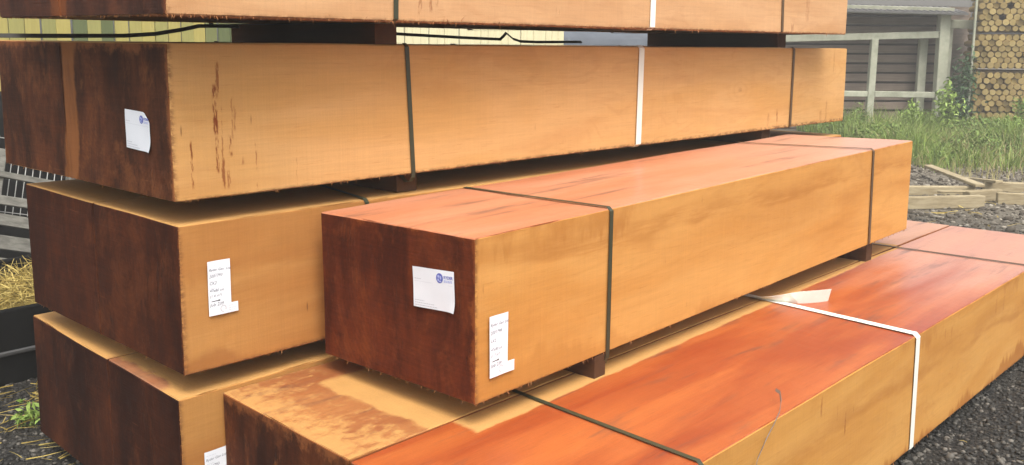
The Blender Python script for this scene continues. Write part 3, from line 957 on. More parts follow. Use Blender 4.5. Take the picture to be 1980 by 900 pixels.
# ------------------------------------------------------------------ ground
def ground_mat():
    t = NT('dark_gravel')
    v = t.vor(t.sc(1, 1, 1), 55.0, 'F1', 'Color')
    sp = t.t.nodes.new('ShaderNodeSeparateColor')
    t.put(sp.inputs[0], v)
    d = t.vor(t.sc(1, 1, 1), 55.0)
    n = t.noise(t.sc(1, 1, 1), 0.8, 5, 0.6)
    far = t.noise(t.sc(1, 1, 1), 9.0, 5, 0.7)
    c = t.mix(t.m_('POWER', sp.outputs[0], 3.0), (0.012, 0.011, 0.010), (0.06, 0.054, 0.046))
    c = t.scale_col(c, t.ss(d, 1.1, 0.1))
    c = t.mix(t.mul(t.ss(n, 0.40, 0.65), 0.55), c, (0.034, 0.029, 0.021))
    x, y, z = t.xyz()
    f = t.ss(x, 5.5, 9.5)                                  # earth and crushed stone beyond the stacks
    c = t.mix(t.mul(f, 0.8), c, t.mix(far, (0.06, 0.05, 0.037), (0.25, 0.215, 0.16)))
    t.bump(t.sub(1.0, d), 0.9, 0.012)
    return t.done(c, 0.85, 0.3)


nG, R = 60, 600.0
gx = [-R, -60, -20] + [i * 0.5 - 8 for i in range(0, 80)] + [45, 120, R]
gy = [-R, -60, -20] + [i * 0.5 - 8 for i in range(0, 60)] + [40, 120, R]
V, F = [], []
for xx in gx:
    for yy in gy:
        z = 0.0
        if xx > 6 and -5 < yy < 15:
            z = 0.05 * mnoise.noise(Vector((xx * 0.6, yy * 0.6, 3))) * min(1, (xx - 6) / 3)
        V.append((xx, yy, z))
for i in range(len(gx) - 1):
    for j in range(len(gy) - 1):
        a = i * len(gy) + j
        F.append((a, a + len(gy), a + len(gy) + 1, a + 1))
g = mesh_obj('ground', V, F, ground_mat(), smooth=True)
tag(g, 'dark gravel yard with bare earth beyond the stacks', kind='structure')


def gz(x, y):
    if x > 6 and -5 < y < 15:
        return 0.05 * mnoise.noise(Vector((x * 0.6, y * 0.6, 3))) * min(1, (x - 6) / 3)
    return 0.0


# gravel stones
t = NT('stones')
ri = t.rand_island()
c = t.mix(t.m_('POWER', ri, 4.0), (0.014, 0.013, 0.011), (0.13, 0.118, 0.100))
c = t.scale_col(c, t.add(0.7, t.mul(t.noise(t.sc(1, 1, 1), 90, 3), 0.6)))
M_STONE = t.done(c, 0.7, 0.35)
t = NT('earth_lumps')
ri = t.rand_island()
c = t.mix(t.m_('POWER', ri, 3.0), (0.055, 0.045, 0.034), (0.30, 0.27, 0.22))
M_LUMP = t.done(c, 0.9, 0.2)
ph = (1 + 5 ** 0.5) / 2
ICO_V = np.array([(-1, ph, 0), (1, ph, 0), (-1, -ph, 0), (1, -ph, 0), (0, -1, ph), (0, 1, ph), (0, -1, -ph), (0, 1, -ph), (ph, 0, -1), (ph, 0, 1), (-ph, 0, -1), (-ph, 0, 1)], float) / 1.9
ICO_F = np.array([(0, 11, 5), (0, 5, 1), (0, 1, 7), (0, 7, 10), (0, 10, 11), (1, 5, 9), (5, 11, 4), (11, 10, 2), (10, 7, 6), (7, 1, 8), (3, 9, 4), (3, 4, 2), (3, 2, 6), (3, 6, 8), (3, 8, 9), (4, 9, 5), (2, 4, 11), (6, 2, 10), (8, 6, 7), (9, 8, 1)])


def scatter_stones(name, regions, mat, label, seed):
    rs = np.random.RandomState(seed)
    Vs, Fs, off = [], [], 0
    for (x0, x1, y0, y1, n, s0, s1) in regions:
        px = rs.uniform(x0, x1, n); py = rs.uniform(y0, y1, n)
        sz = s0 + (s1 - s0) * rs.rand(n) ** 2.5
        sc = sz[:, None] * rs.uniform(0.6, 1.25, (n, 3)) * np.array([1, 1, 0.62])
        ang = rs.uniform(0, 6.283, n)
        v = ICO_V[None] * sc[:, None, :] * (1 + rs.uniform(-0.25, 0.25, (n, 12, 1)))
        til = rs.uniform(-0.5, 0.5, n)
        vx, vz = v[..., 0] * np.cos(til)[:, None] - v[..., 2] * np.sin(til)[:, None], v[..., 0] * np.sin(til)[:, None] + v[..., 2] * np.cos(til)[:, None]
        X = vx * np.cos(ang)[:, None] - v[..., 1] * np.sin(ang)[:, None] + px[:, None]
        Y = vx * np.sin(ang)[:, None] + v[..., 1] * np.cos(ang)[:, None] + py[:, None]
        gzs = np.array([gz(a, b) for a, b in zip(px, py)])
        Z = vz + (gzs + sz * 0.22)[:, None]
        Vs.append(np.stack([X, Y, Z], -1).reshape(-1, 3))
        Fs.append((ICO_F[None] + (np.arange(n) * 12)[:, None, None] + off).reshape(-1, 3))
        off += n * 12
    o = np_mesh(name, np.concatenate(Vs), np.concatenate(Fs), mat)
    tag(o, label, 'gravel', kind='stuff')


scatter_stones('gravel', [(1.3, 5.6, -1.75, -0.40, 17000, 0.004, 0.015), (1.6, 5.6, -1.5, -0.42, 500, 0.013, 0.024), (-1.0, 0.9, 1.5, 3.6, 9000, 0.004, 0.014), (-0.9, 0.6, 1.7, 3.2, 160, 0.012, 0.02), (4.4, 7.5, -1.0, 3.5, 7000, 0.006, 0.02)], M_STONE, 'loose dark gravel covering the yard', 3)
scatter_stones('rubble', [(6.6, 13.0, -0.6, 4.0, 9000, 0.008, 0.035), (6.8, 11.0, -0.2, 3.0, 260, 0.02, 0.055)], M_LUMP, 'pale broken stone and earth lumps round the loose beams', 5)


# ------------------------------------------------------------------ blades, leaves and straw
def strips(name, bases, tips, mids, widths, mat, parent=None):
    """thin tapered blades: base, bent middle and tip points."""
    B, T, Mi = (np.asarray(q, float) for q in (bases, tips, mids))
    w = np.asarray(widths)[:, None]
    rs = np.random.RandomState(len(B))
    side = np.cross(T - B, rs.normal(size=B.shape))
    side /= np.linalg.norm(side, axis=1)[:, None] + 1e-9
    V = np.stack([B - side * w, B + side * w, Mi + side * w * 0.8, Mi - side * w * 0.8, T + side * w * 0.15, T - side * w * 0.15], 1).reshape(-1, 3)
    n = len(B)
    F = np.concatenate([np.array([[0, 1, 2, 3], [3, 2, 4, 5]])[None] + (np.arange(n) * 6)[:, None, None]]).reshape(-1, 4)
    return np_mesh(name, V, F, mat, parent)


def leaf_mat(name, c1, c2, c3):
    t = NT(name)
    ri = t.rand_island()
    n = t.noise(t.sc(1, 1, 1), 2.2, 3)
    c = t.mix(ri, c1, c2)
    c = t.mix(t.ss(n, 0.45, 0.7), c, c3)
    return t.done(c, 0.6, 0.3, Subsurface_Weight=0.0)


def leaves(name, centres, normals_up, size, mat, parent=None, seed=1):
    """small folded pointed leaves at the given centres."""
    rs = np.random.RandomState(seed)
    n = len(centres)
    Cn = np.asarray(centres, float)
    d = rs.normal(size=(n, 3)); d[:, 2] = d[:, 2] * 0.5 + normals_up
    d /= np.linalg.norm(d, axis=1)[:, None]
    a = np.cross(d, rs.normal(size=(n, 3))); a /= np.linalg.norm(a, axis=1)[:, None]
    b = np.cross(d, a)
    s = size * rs.uniform(0.6, 1.3, n)[:, None]
    V = np.stack([Cn - a * s, Cn + b * s * 0.42 + d * s * 0.18, Cn + a * s, Cn - b * s * 0.42 + d * s * 0.18], 1).reshape(-1, 3)
    F = (np.array([[0, 1, 2], [0, 2, 3]])[None] + (np.arange(n) * 4)[:, None, None]).reshape(-1, 3)
    return np_mesh(name, V, F, mat, parent)


M_GRASS = leaf_mat('grass', (0.09, 0.15, 0.022), (0.20, 0.26, 0.05), (0.15, 0.19, 0.05))
M_WEED = leaf_mat('weed_leaf', (0.075, 0.135, 0.022), (0.18, 0.25, 0.05), (0.10, 0.17, 0.03))
M_DRYG = leaf_mat('dry_grass', (0.26, 0.22, 0.09), (0.34, 0.30, 0.14), (0.20, 0.20, 0.07))
M_IVY = leaf_mat('ivy_leaf', (0.022, 0.055, 0.020), (0.05, 0.11, 0.035), (0.035, 0.08, 0.022))
M_PALEW = leaf_mat('pale_weed_leaf', (0.16, 0.25, 0.045), (0.28, 0.38, 0.09), (0.22, 0.32, 0.07))
M_STEM = plain('stem', (0.10, 0.12, 0.04), 0.8, 0.2)
M_STRAW = leaf_mat('straw', (0.24, 0.165, 0.035), (0.46, 0.36, 0.11), (0.32, 0.23, 0.05))

# the weedy verge in front of the shed and the poles
rs = np.random.RandomState(11)
def verge(n, s0, s1, t0, t1, h0, h1, w, name, mat, label, seed, clump=1.4):
    rs = np.random.RandomState(seed)
    B, T, Mi, W = [], [], [], []
    while len(B) < n:
        s_ = rs.uniform(s0, s1); t_ = rs.uniform(t0, t1)
        k = mnoise.noise(Vector((s_ * clump, t_ * clump, seed)))
        lim = (t_ - t0) / 2.2
        if k + min(lim, 1.0) * 0.9 < rs.uniform(-0.1, 0.75):
            continue
        p = world_pt(s_, t_)
        p.z = gz(p.x, p.y)
        h = (h0 + (h1 - h0) * rs.rand()) * (0.55 + 0.9 * max(0, k + .35)) * (0.35 + 0.65 * min(1, max(0, lim)))
        lean = np.array([rs.normal() * .35, rs.normal() * .35, 1.0]) * h
        b_ = np.array(p)
        B.append(b_); T.append(b_ + lean); Mi.append(b_ + lean * [0.35, 0.35, 0.62]); W.append(w * rs.uniform(0.6, 1.4))
    o = strips(name, B, T, Mi, W, mat)
    tag(o, label, 'grass', kind='stuff')


verge(17000, 5.6, 12.0, 12.3, 18.6, 0.08, 0.50, 0.006, 'grass', M_GRASS, 'long green grass and weeds before the shed', 1, 0.9)
verge(6000, 5.6, 12.0, 11.4, 17.5, 0.06, 0.40, 0.005, 'dry_grass', M_DRYG, 'thin yellowed grass at the edge of the verge', 2)
def weed_carpet(n, s0, s1, t0, t1, hmax, size, seed):
    rs = np.random.RandomState(seed)
    out = []
    while len(out) < n:
        s_, t_ = rs.uniform(s0, s1), rs.uniform(t0, t1)
        k = mnoise.noise(Vector((s_ * 0.9 + 40, t_ * 0.9, seed)))
        lim = min(1.0, (t_ - t0) / 1.6)
        if k + lim * 0.7 < rs.uniform(0.0, 0.8):
            continue
        p = world_pt(s_, t_)
        out.append((p.x, p.y, gz(p.x, p.y) + rs.rand() ** 0.7 * hmax * (0.35 + 0.65 * lim) * (0.6 + max(0, k) * 1.4)))
    return out
tag(leaves('weeds', weed_carpet(15000, 5.6, 12.0, 13.0, 18.4, 0.36, 0.034, 8), 0.8, 0.034, M_WEED, seed=4), 'low broad-leaved weeds mixed into the grass verge', 'weeds', kind='stuff')


def bush(name, s_, t_, h, rx, nleaf, size, mat, label, cat, seed, nst=7, col_up=0.8, z0=0.0):
    rs = np.random.RandomState(seed)
    p = world_pt(s_, t_)
    e = empty(name, (p.x, p.y, gz(p.x, p.y)))
    tag(e, label, cat)
    SV, SF, cen = [], [], []
    for i in range(nst):
        a, r = rs.uniform(0, 6.283), rs.uniform(0.1, 1.0) * rx
        hh = h * rs.uniform(0.6, 1.0)
        prev = np.array([math.cos(a) * r * 0.25, math.sin(a) * r * 0.25, 0])
        for q in range(1, 6):
            f = q / 5
            cur = np.array([math.cos(a) * r * (0.25 + 0.75 * f ** 1.3) + rs.normal() * 0.02, math.sin(a) * r * (0.25 + 0.75 * f ** 1.3) + rs.normal() * 0.02, hh * f])
            w = 0.006 * (1.15 - f)
            n = len(SV)
            for pt_ in (prev, cur):
                SV += [(pt_[0] - w, pt_[1], pt_[2]), (pt_[0] + w, pt_[1] - w, pt_[2]), (pt_[0], pt_[1] + w, pt_[2])]
            SF += [(n, n + 1, n + 4, n + 3), (n + 1, n + 2, n + 5, n + 4), (n + 2, n, n + 3, n + 5)]
            for _ in range(max(1, nleaf // (nst * 5))):
                f2 = rs.rand()
                sp = rs.normal(size=3) * (0.030 + 0.045 * (1 - f)) * (h + .4)
                cen.append(prev * (1 - f2) + cur * f2 + sp)
            prev = cur
    cen = [c_ for c_ in cen if c_[2] > 0.02]
    mesh_obj('stem', SV, SF, M_STEM, e)
    tag(leaves('leaf', cen, col_up, size, mat, e, seed), kind='stuff')
    return e


bush('tall_weed', 7.95, 17.2, 1.10, 0.30, 800, 0.045, M_PALEW, 'pale green leafy weed standing against the shed corner post', 'plant', 21, 8)
bush('small_weed', 6.45, 17.4, 0.62, 0.22, 260, 0.034, M_WEED, 'small dark weed at the shed foot, just right of the timber', 'plant', 22, 7)
bush('leafy_weed', 9.9, 15.2, 0.55, 0.35, 420, 0.045, M_WEED, 'low leafy clump in the verge before the round poles', 'plant', 24, 9)
for q, (s_, t_, h_, rx_, m_, lab_) in enumerate([
        (9.3, 17.0, 0.75, 0.30, M_WEED, 'bushy weed in the verge at the foot of the pole stack, nearest the ivy'),
        (10.2, 16.6, 0.62, 0.36, M_PALEW, 'paler bushy weed in the verge at the right edge of the photo'),
        (7.35, 17.3, 0.55, 0.24, M_PALEW, 'pale weed under the low rail, between the two shed posts'),
        (8.6, 15.8, 0.50, 0.34, M_PALEW, 'pale spreading weed in the middle of the verge'),
        (9.15, 14.4, 0.40, 0.34, M_WEED, 'low dark weed clump nearest the loose beams')]):
    bush('verge_weed', s_, t_, h_ * 1.25, rx_, 520, 0.042, m_, lab_, 'plant', 60 + q, 9)
bush('climbing_ivy', 8.60, 18.05, 1.62, 0.20, 1300, 0.050, M_IVY, 'dark climbing ivy between the shed corner and the pole stack', 'plant', 23, 16)

# ------------------------------------------------------------------ shed
def weathered(name, c1, c2, sx=3.0, sz=40.0, rough=0.85, obj_var=0.25):
    t = NT(name)
    r = t.rand_obj()
    x, y, z = t.xyz()
    o = t.mul(r, 37.0)
    v = t.vec(t.add(t.mul(x, sx), o), t.add(t.mul(y, 8.0), o), t.add(t.mul(z, sz), o))
    n = t.noise(v, 1.0, 5, 0.65)
    n2 = t.noise(t.sc(2.2, 2.2, 2.2), 1.0, 4, 0.6)
    c = t.mix(t.ss(t.add(t.mul(n, 0.6), t.mul(n2, 0.4)), 0.32, 0.68), c1, c2)
    c = t.scale_col(c, t.add(1 - obj_var, t.mul(r, 2 * obj_var)))
    t.bump(n, 0.35, 0.004)
    return t.done(c, rough, 0.25)


M_CLAD = weathered('shed_cladding', (0.115, 0.085, 0.062), (0.185, 0.145, 0.112), 1.5, 30.0)
M_FRAME = weathered('grey_frame_wood', (0.24, 0.25, 0.18), (0.38, 0.38, 0.295), 6.0, 6.0, 0.85, 0.10)
M_ROOF = plain('roof_sheet', (0.15, 0.145, 0.14), 0.6, 0.3, 0.12, 3)
shed = empty('shed', world_pt(0, 18.4), FACE_ROT)
tag(shed, 'dark weatherboarded shed behind a pale post and rail frame', 'shed')


def part_box(name, parent, x0, x1, y0, y1, z0, z1, mat, bev=0.006, rot=0.0, tip=0.0):
    """box part; rot turns it in the facade plane about its middle, tip tilts it out at the foot."""
    cx, cy, cz = (x0 + x1) / 2, (y0 + y1) / 2, (z0 + z1) / 2
    v, f = box_vf(x0 - cx, x1 - cx, y0 - cy, y1 - cy, z0 - cz, z1 - cz, bev)
    o = mesh_obj(name, v, f, mat, parent)
    o.location = (cx, cy, cz)
    o.rotation_euler = (tip, -rot, 0)
    return o


z = 0.02
i = 0
while z < 2.35:                                  # boards with open gaps standing in for lap shadows, tipped out below
    part_box('cladding_board', shed, 3.2 + rnd.uniform(-.02, .02), 8.62, 0.62, 0.645, z, z + 0.150, M_CLAD, 0.004, rnd.uniform(-.0025, .0025), -0.20)
    z += 0.188
    i += 1
z = 0.02
while z < 2.3:                                   # return wall receding to the right
    o = part_box('cladding_board', shed, -0.9, 0.9, -0.012, 0.012, z, z + 0.215, M_CLAD, 0.004)
    o.location = (9.15, 1.30, z + 0.1)
    o.rotation_euler = (0.0, 0.0, math.radians(50))
    z += 0.188
part_box('shade_backing', shed, 3.2, 8.60, 0.80, 0.83, 0.0, 2.42, plain('gap_shade', (0.02, 0.017, 0.014), 0.9, 0.1), 0.0)  # near-black sheet added behind the boards to paint the gaps as shade
part_box('post', shed, 6.90, 7.03, -0.05, 0.07, 0, 1.80, M_FRAME, 0.008, -0.012)
part_box('corner_post', shed, 8.20, 8.40, -0.08, 0.10, 0, 2.30, M_FRAME, 0.01, 0.012)
part_box('post', shed, 8.41, 8.52, 0.08, 0.22, 0, 2.0, M_FRAME, 0.008, 0.0)
part_box('post', shed, 7.99, 8.15, 0.30, 0.42, 0, 1.80, M_FRAME, 0.008, 0.0)
part_box('rail', shed, 5.02, 8.20, -0.045, 0.04, 1.77, 1.90, M_FRAME, 0.008, 0.030)
part_box('rail', shed, 5.02, 6.895, -0.04, 0.035, 0.695, 0.805, M_FRAME, 0.008, -0.012)
part_box('rail', shed, 7.035, 8.20, -0.04, 0.035, 0.675, 0.790, M_FRAME, 0.008, -0.012)
part_box('rail', shed, 8.46, 9.10, 0.25, 0.33, 2.00, 2.17, M_FRAME, 0.008, -0.03)
part_box('header_beam', shed, 4.8, 8.45, -0.06, 0.06, 2.29, 2.43, M_FRAME, 0.008, -0.022)
roof = part_box('roof', shed, 4.6, 8.62, -0.30, 1.9, 2.46, 2.50, M_ROOF, 0.004, -0.020, 0.16)
part_box('fascia', shed, 4.7, 8.60, -0.36, -0.32, 2.43, 2.60, M_ROOF, 0.004, -0.020)
# corrugations of the roof sheet
for q in range(34):
    o = part_box('roof_rib', roof, -1.95 + q * 0.118, -1.91 + q * 0.118, -1.08, 1.08, 0.0202, 0.034, M_ROOF, 0.003)

# ------------------------------------------------------------------ bundles of round poles
t = NT('pole_wood')
x, y, z = t.xyz()
r = t.rand_obj()
rad = t.m_('SQRT', t.add(t.mul(x, x), t.mul(z, z)))
rg = t.m_('SINE', t.add(t.mul(rad, 420.0), t.mul(t.noise(t.sc(18, 18, 18), 1.0, 2), 6.0)))
nn = t.noise(t.vec(t.add(t.mul(x, 30), t.mul(r, 50)), y, t.mul(z, 30)), 1.0, 4, 0.6)
c = t.mix(r, (0.20, 0.14, 0.048), (0.36, 0.27, 0.105))
c = t.mix(t.mul(t.ss(rg, 0.0, 1.0), 0.30), c, (0.25, 0.17, 0.06))
c = t.scale_col(c, t.add(0.7, t.mul(nn, 0.6)))
c = t.mix(t.ss(y, 0.004, 0.03), c, (0.26, 0.18, 0.065))
M_POLE = t.done(c, 0.8, 0.2)
pole_me = None
NS = 14
V, F = [], []
for (yy, rr) in ((0.0, 0.0605), (0.006, 0.0665), (1.8, 0.0665)):
    for q in range(NS):
        a = 6.283185 * q / NS
        V.append((rr * math.cos(a), yy, rr * math.sin(a)))
for k in range(2):
    for q in range(NS):
        F.append((k * NS + q, k * NS + (q + 1) % NS, (k + 1) * NS + (q + 1) % NS, (k + 1) * NS + q))
F.append(tuple(range(NS)))
F.append(tuple(range(2 * NS, 3 * NS))[::-1])
pole_me = bpy.data.meshes.new('pole')
pole_me.from_pydata(V, [], F)
pole_me.materials.append(M_POLE)
for p_ in pole_me.polygons:
    p_.use_smooth = len(p_.vertices) == 4
M_PBEAR = weathered('pole_bearer_wood', (0.16, 0.11, 0.045), (0.28, 0.20, 0.09), 3, 20)
POLE_T = 18.0
POLE_ROT = FACE_ROT - math.radians(20)
POLE_O = world_pt(8.74, POLE_T)
def pole_pt(a, b_, z):
    c, s_ = math.cos(POLE_ROT), math.sin(POLE_ROT)
    return Vector((POLE_O.x + a * c - b_ * s_, POLE_O.y + a * s_ + b_ * c, z))
bundles = [(0.10, 3, 'lowest bundle of round poles, half hidden in the weeds'), (0.435, 7, 'bundle of round poles just above the weeds'),
           (1.245, 6, 'bundle of round poles second from the top of the photo'), (1.935, 7, 'topmost bundle of round poles, cut off by the photo edge')]
PD = 0.118
for (zb, rows, lab) in bundles:
    jit = rnd.uniform(-0.04, 0.04)
    be = empty('pole_bundle', pole_pt(jit, 0, 0), POLE_ROT)
    be.location.z = zb
    tag(be, lab, 'pole bundle', 'stacked bundles of round poles')
    for rr in range(rows):
        for q in range(16):
            if rnd.random() < 0.012:
                continue
            o = bpy.data.objects.new('pole', pole_me)
            COL.objects.link(o)
            o.parent = be
            s_ = rnd.choice((0.80, 0.86, 0.90, 0.92, 0.95))
            o.scale = (s_, 1, s_)
            o.location = (0.06 + q * PD + (PD / 2 if rr % 2 else 0) + rnd.uniform(-.009, .009), rnd.gauss(0, 0.03), 0.06 + rr * 0.1045 + rnd.uniform(-.006, .006))
            o.rotation_euler = (0, rnd.uniform(0, 6.28), 0)
for zb in (0.04, 0.37, 1.18, 1.87):
    for yy in (0.22, 1.3):
        o = part_box('pole_bearer', None, 0, 1.85, -0.045, 0.045, -0.03, 0.032, M_PBEAR, 0.005)
        o.location = pole_pt(0.90, yy, zb)
        o.rotation_euler = (0, 0, POLE_ROT)
        tag(o, 'flat batten %s the %s bundle of round poles' % ('near the front under' if yy < 1 else 'at the back under', {0.04: 'lowest', 0.37: 'second lowest', 1.18: 'third', 1.87: 'topmost'}[zb]), 'batten', 'battens in the pole stack')
o = part_box('stake', None, -0.02, 0.02, -0.02, 0.02, 0.0, 2.9, M_FRAME, 0.004)
o.location = pole_pt(-0.05, -0.04, 1.45)
o.rotation_euler = (0, 0, FACE_ROT)
tag(o, 'thin pale upright stake along the left edge of the pole stack', 'stake')

# ------------------------------------------------------------------ loose beams on the ground
M_BEAM = weathered('grey_beam', (0.20, 0.155, 0.085), (0.36, 0.30, 0.19), 5.0, 45.0, 0.85, 0.12)


def beam(a, b_, w, h, label, za=0.0, zb=0.0, name='loose_beam', roll=0.0):
    a, b_ = Vector((a[0], a[1], gz(*a) + za + h / 2)), Vector((b_[0], b_[1], gz(*b_) + zb + h / 2))
    L = (b_ - a).length
    v, f = box_vf(-L / 2, L / 2, -w / 2, w / 2, -h / 2, h / 2, 0.006)
    v = [Vector(p) + Vector((rnd.uniform(-1, 1), rnd.uniform(-1, 1), rnd.uniform(-1, 1))) * 0.003 for p in v]
    o = mesh_obj(name, v, f, M_BEAM)
    o.location = (a + b_) / 2
    d = b_ - a
    o.rotation_euler = (roll, -math.asin(d.z / L), math.atan2(d.y, d.x))
    tag(o, label, 'beam', 'loose beams lying beyond the stacks')
    return o


beam((7.60, 2.02), (8.75, 1.16), 0.10, 0.125, 'nearest grey beam on the rubble, just right of the pink-topped baulk')
beam((8.55, 2.55), (9.45, 1.45), 0.10, 0.10, 'grey beam lying just behind the nearest one')
beam((9.30, 1.15), (8.95, 1.38), 0.11, 0.12, 'short dark beam end between the nearest beam and the one at the photo edge')
beam((9.05, 1.10), (9.55, 0.20), 0.10, 0.12, 'beam running out of the photo at the right, nearest the camera side')
beam((10.0, 1.50), (10.5, 0.50), 0.10, 0.11, 'farther beam running out of the photo at the right')
beam((10.75, 2.38), (9.25, 1.33), 0.10, 0.035, 'long pale plank sloping down across the other beams', 0.14, 0.125, 'loose_plank')
beam((10.55, 1.92), (9.80, 1.28), 0.08, 0.035, 'shorter plank lying beside the long sloping plank', 0.06, 0.12, 'loose_plank')
beam((8.85, 1.38), (8.62, 1.55), 0.08, 0.02, 'small pale offcut resting on the nearest beam', 0.126, 0.126, 'offcut')

# ------------------------------------------------------------------ far side of the yard, seen through the slot
t = NT('fence_board_wood')
r = t.rand_obj()
oi = t.t.nodes.new('ShaderNodeSeparateXYZ')
t.t.links.new(t.t.nodes.new('ShaderNodeObjectInfo').outputs['Location'], oi.inputs[0])
x_obj = oi.outputs[0]
x, y, z = t.xyz()
n = t.noise(t.vec(t.add(t.mul(x, 40), t.mul(r, 90)), y, t.mul(z, 3)), 1.0, 4, 0.6)
c = t.mix(r, (0.36, 0.30, 0.09), (0.19, 0.21, 0.08))
c = t.mix(t.ss(r, 0.58, 0.66), c, (0.10, 0.12, 0.05))
c = t.mix(t.ss(x_obj, 4.2, 4.6), c, (0.62, 0.57, 0.36))  # far stretch painted cream to imitate its overexposed brightness
c = t.scale_col(c, t.add(0.75, t.mul(n, 0.5)))
t.bump(n, 0.3, 0.003)
M_FENCE = t.done(c, 0.8, 0.2)
fen = empty('board_fence', (0, 7.0, 0))
tag(fen, 'pale yellow-green upright board fence glimpsed through the slot between top packs', 'fence')
xx = -1.5
fmes = {}
while xx < 9.0:
    w = 0.125
    v, f = box_vf(-w / 2, w / 2, -0.011, 0.011, 0, 2.15, 0.003)
    if 'm' not in fmes:
        me = bpy.data.meshes.new('fence_board')
        me.from_pydata(v, [], f)
        me.materials.append(M_FENCE)
        fmes['m'] = me
    o = bpy.data.objects.new('fence_board', fmes['m'])
    COL.objects.link(o)
    o.parent = fen
    o.location = (xx, rnd.uniform(-.006, .006), rnd.uniform(0.01, .06))
    o.rotation_euler = (0, rnd.uniform(-.006, .006), rnd.uniform(-.03, .03))
    xx += w + 0.007
for zz in (0.4, 1.1):
    part_box('fence_rail', fen, -1.6, 9.05, 0.02, 0.09, zz, zz + 0.09, M_FENCE, 0.004)
# grey-blue sheeted stack past the end of the fence
V, F = [], []
nu, nv = 40, 16
for iu in range(nu + 1):
    for iv in range(nv + 1):
        fu, fv = iu / nu, iv / nv
        prof = [(-0.62, 0.0), (-0.60, 1.45), (-0.50, 1.78), (0.0, 1.92), (0.50, 1.78), (0.60, 1.45), (0.62, 0.0)]
        q = fv * (len(prof) - 1)
        i0 = min(int(q), len(prof) - 2)
        ff = q - i0
        yy = prof[i0][0] * (1 - ff) + prof[i0 + 1][0] * ff
        zz = prof[i0][1] * (1 - ff) + prof[i0 + 1][1] * ff
        w = 0.05 * mnoise.noise(Vector((fu * 9, fv * 6, 2)))
        V.append((fu * 3.0, yy + w * (1 if yy > 0 else -1), max(0, zz + w * 0.6)))
for iu in range(nu):
    for iv in range(nv):
        a = iu * (nv + 1) + iv
        F.append((a, a + nv + 1, a + nv + 2, a + 1))
F.append(tuple(range(nv + 1)))
F.append(tuple(nu * (nv + 1) + q for q in range(nv + 1))[::-1])
M_TARP = plain('grey_blue_sheet', (0.075, 0.085, 0.10), 0.6, 0.3, 0.3, 4)
o = mesh_obj('sheeted_stack', V, F, M_TARP, smooth=True)
o.location = (9.25, 7.6, 0)
o.rotation_euler = (0, 0, math.radians(-6))
tag(o, 'stack under a grey-blue sheet glimpsed through the slot below the topmost pack', 'covered stack')

# ------------------------------------------------------------------ left of the rear stack
M_DARKB = plain('black_plastic', (0.006, 0.006, 0.006), 0.9, 0.08, 0.2, 12)
M_PALLET = weathered('pallet_wood', (0.075, 0.072, 0.062), (0.19, 0.185, 0.16), 12, 40, 0.9, 0.15)
# sheeted dark heap in front of the fence
V, F = [], []
nu, nv = 30, 18
for iu in range(nu + 1):
    for iv in range(nv + 1):
        fu, fv = iu / nu, iv / nv
        x_ = -1.6 + 4.6 * fu
        a = math.pi * fv
        yy = -math.cos(a) * 0.62
        zz = 1.25 * min(1, math.sin(a) * 1.7) * (1 - 0.12 * abs(2 * fu - 1) ** 3)
        w = 0.07 * mnoise.noise(Vector((x_ * 2.2, yy * 3, zz * 2.5)))
        V.append((x_, yy + w, max(0.0, zz + w * 0.7)))
for iu in range(nu):
    for iv in range(nv):
        a = iu * (nv + 1) + iv
        F.append((a, a + nv + 1, a + nv + 2, a + 1))
F.append(tuple(range(nv + 1)))
F.append(tuple(nu * (nv + 1) + q for q in range(nv + 1))[::-1])
o = mesh_obj('sheeted_heap', V, F, M_DARKB, smooth=True)
o.location = (0.9, 6.15, 0)
tag(o, 'heap under black sheeting behind the leaning pallet at the left edge', 'covered heap')

# leaning grey pallet: rails, slats
pal = empty('leaning_pallet', (0.30, 4.45, 0.27))
pal.rotation_euler = (math.radians(-22), math.radians(16), math.radians(-8))
tag(pal, 'weathered grey pallet leaning at the left edge behind the timber', 'pallet')
for xx in (-0.02, 0.42, 0.90):
    part_box('rail', pal, xx, xx + 0.05, 0.02, 0.10, -0.02, 0.80, M_PALLET, 0.004)
for q, zz in enumerate((0.0, 0.14, 0.29, 0.43, 0.60)):
    part_box('slat', pal, -0.14, 0.98, -0.002, 0.018, zz, zz + (0.085, 0.09, 0.075, 0.06, 0.04)[q], M_PALLET, 0.003, rnd.uniform(-.01, .01))
# wire mesh panel behind it
M_WIRE = plain('galvanised_wire', (0.38, 0.38, 0.36), 0.4, 0.5, 0.1, 40, 0.3)
wp = empty('wire_panel', (0.25, 4.62, 0.0))
wp.rotation_euler = (math.radians(-14), math.radians(14), math.radians(-8))
tag(wp, 'galvanised wire mesh panel standing behind the leaning grey pallet', 'wire panel')


def rod(name, a, b_, r, mat, parent, n=6):
    a, b_ = Vector(a), Vector(b_)
    d = (b_ - a).normalized()
    u = d.orthogonal().normalized()
    w = d.cross(u)
    V = [c_ + (u * math.cos(6.2832 * q / n) + w * math.sin(6.2832 * q / n)) * r for c_ in (a, b_) for q in range(n)]
    F = [(q, (q + 1) % n, n + (q + 1) % n, n + q) for q in range(n)] + [tuple(range(n))[::-1], tuple(range(n, 2 * n))]
    return mesh_obj(name, V, F, mat, parent)


for q in range(16):
    rod('wire', (-0.02 + q * 0.045, 0, 0.62), (-0.02 + q * 0.045, 0, 1.12), 0.003, M_WIRE, wp)
for q in range(3):
    rod('wire', (-0.03, 0.006, 0.63 + q * 0.24), (0.68, 0.006, 0.63 + q * 0.24), 0.003, M_WIRE, wp)

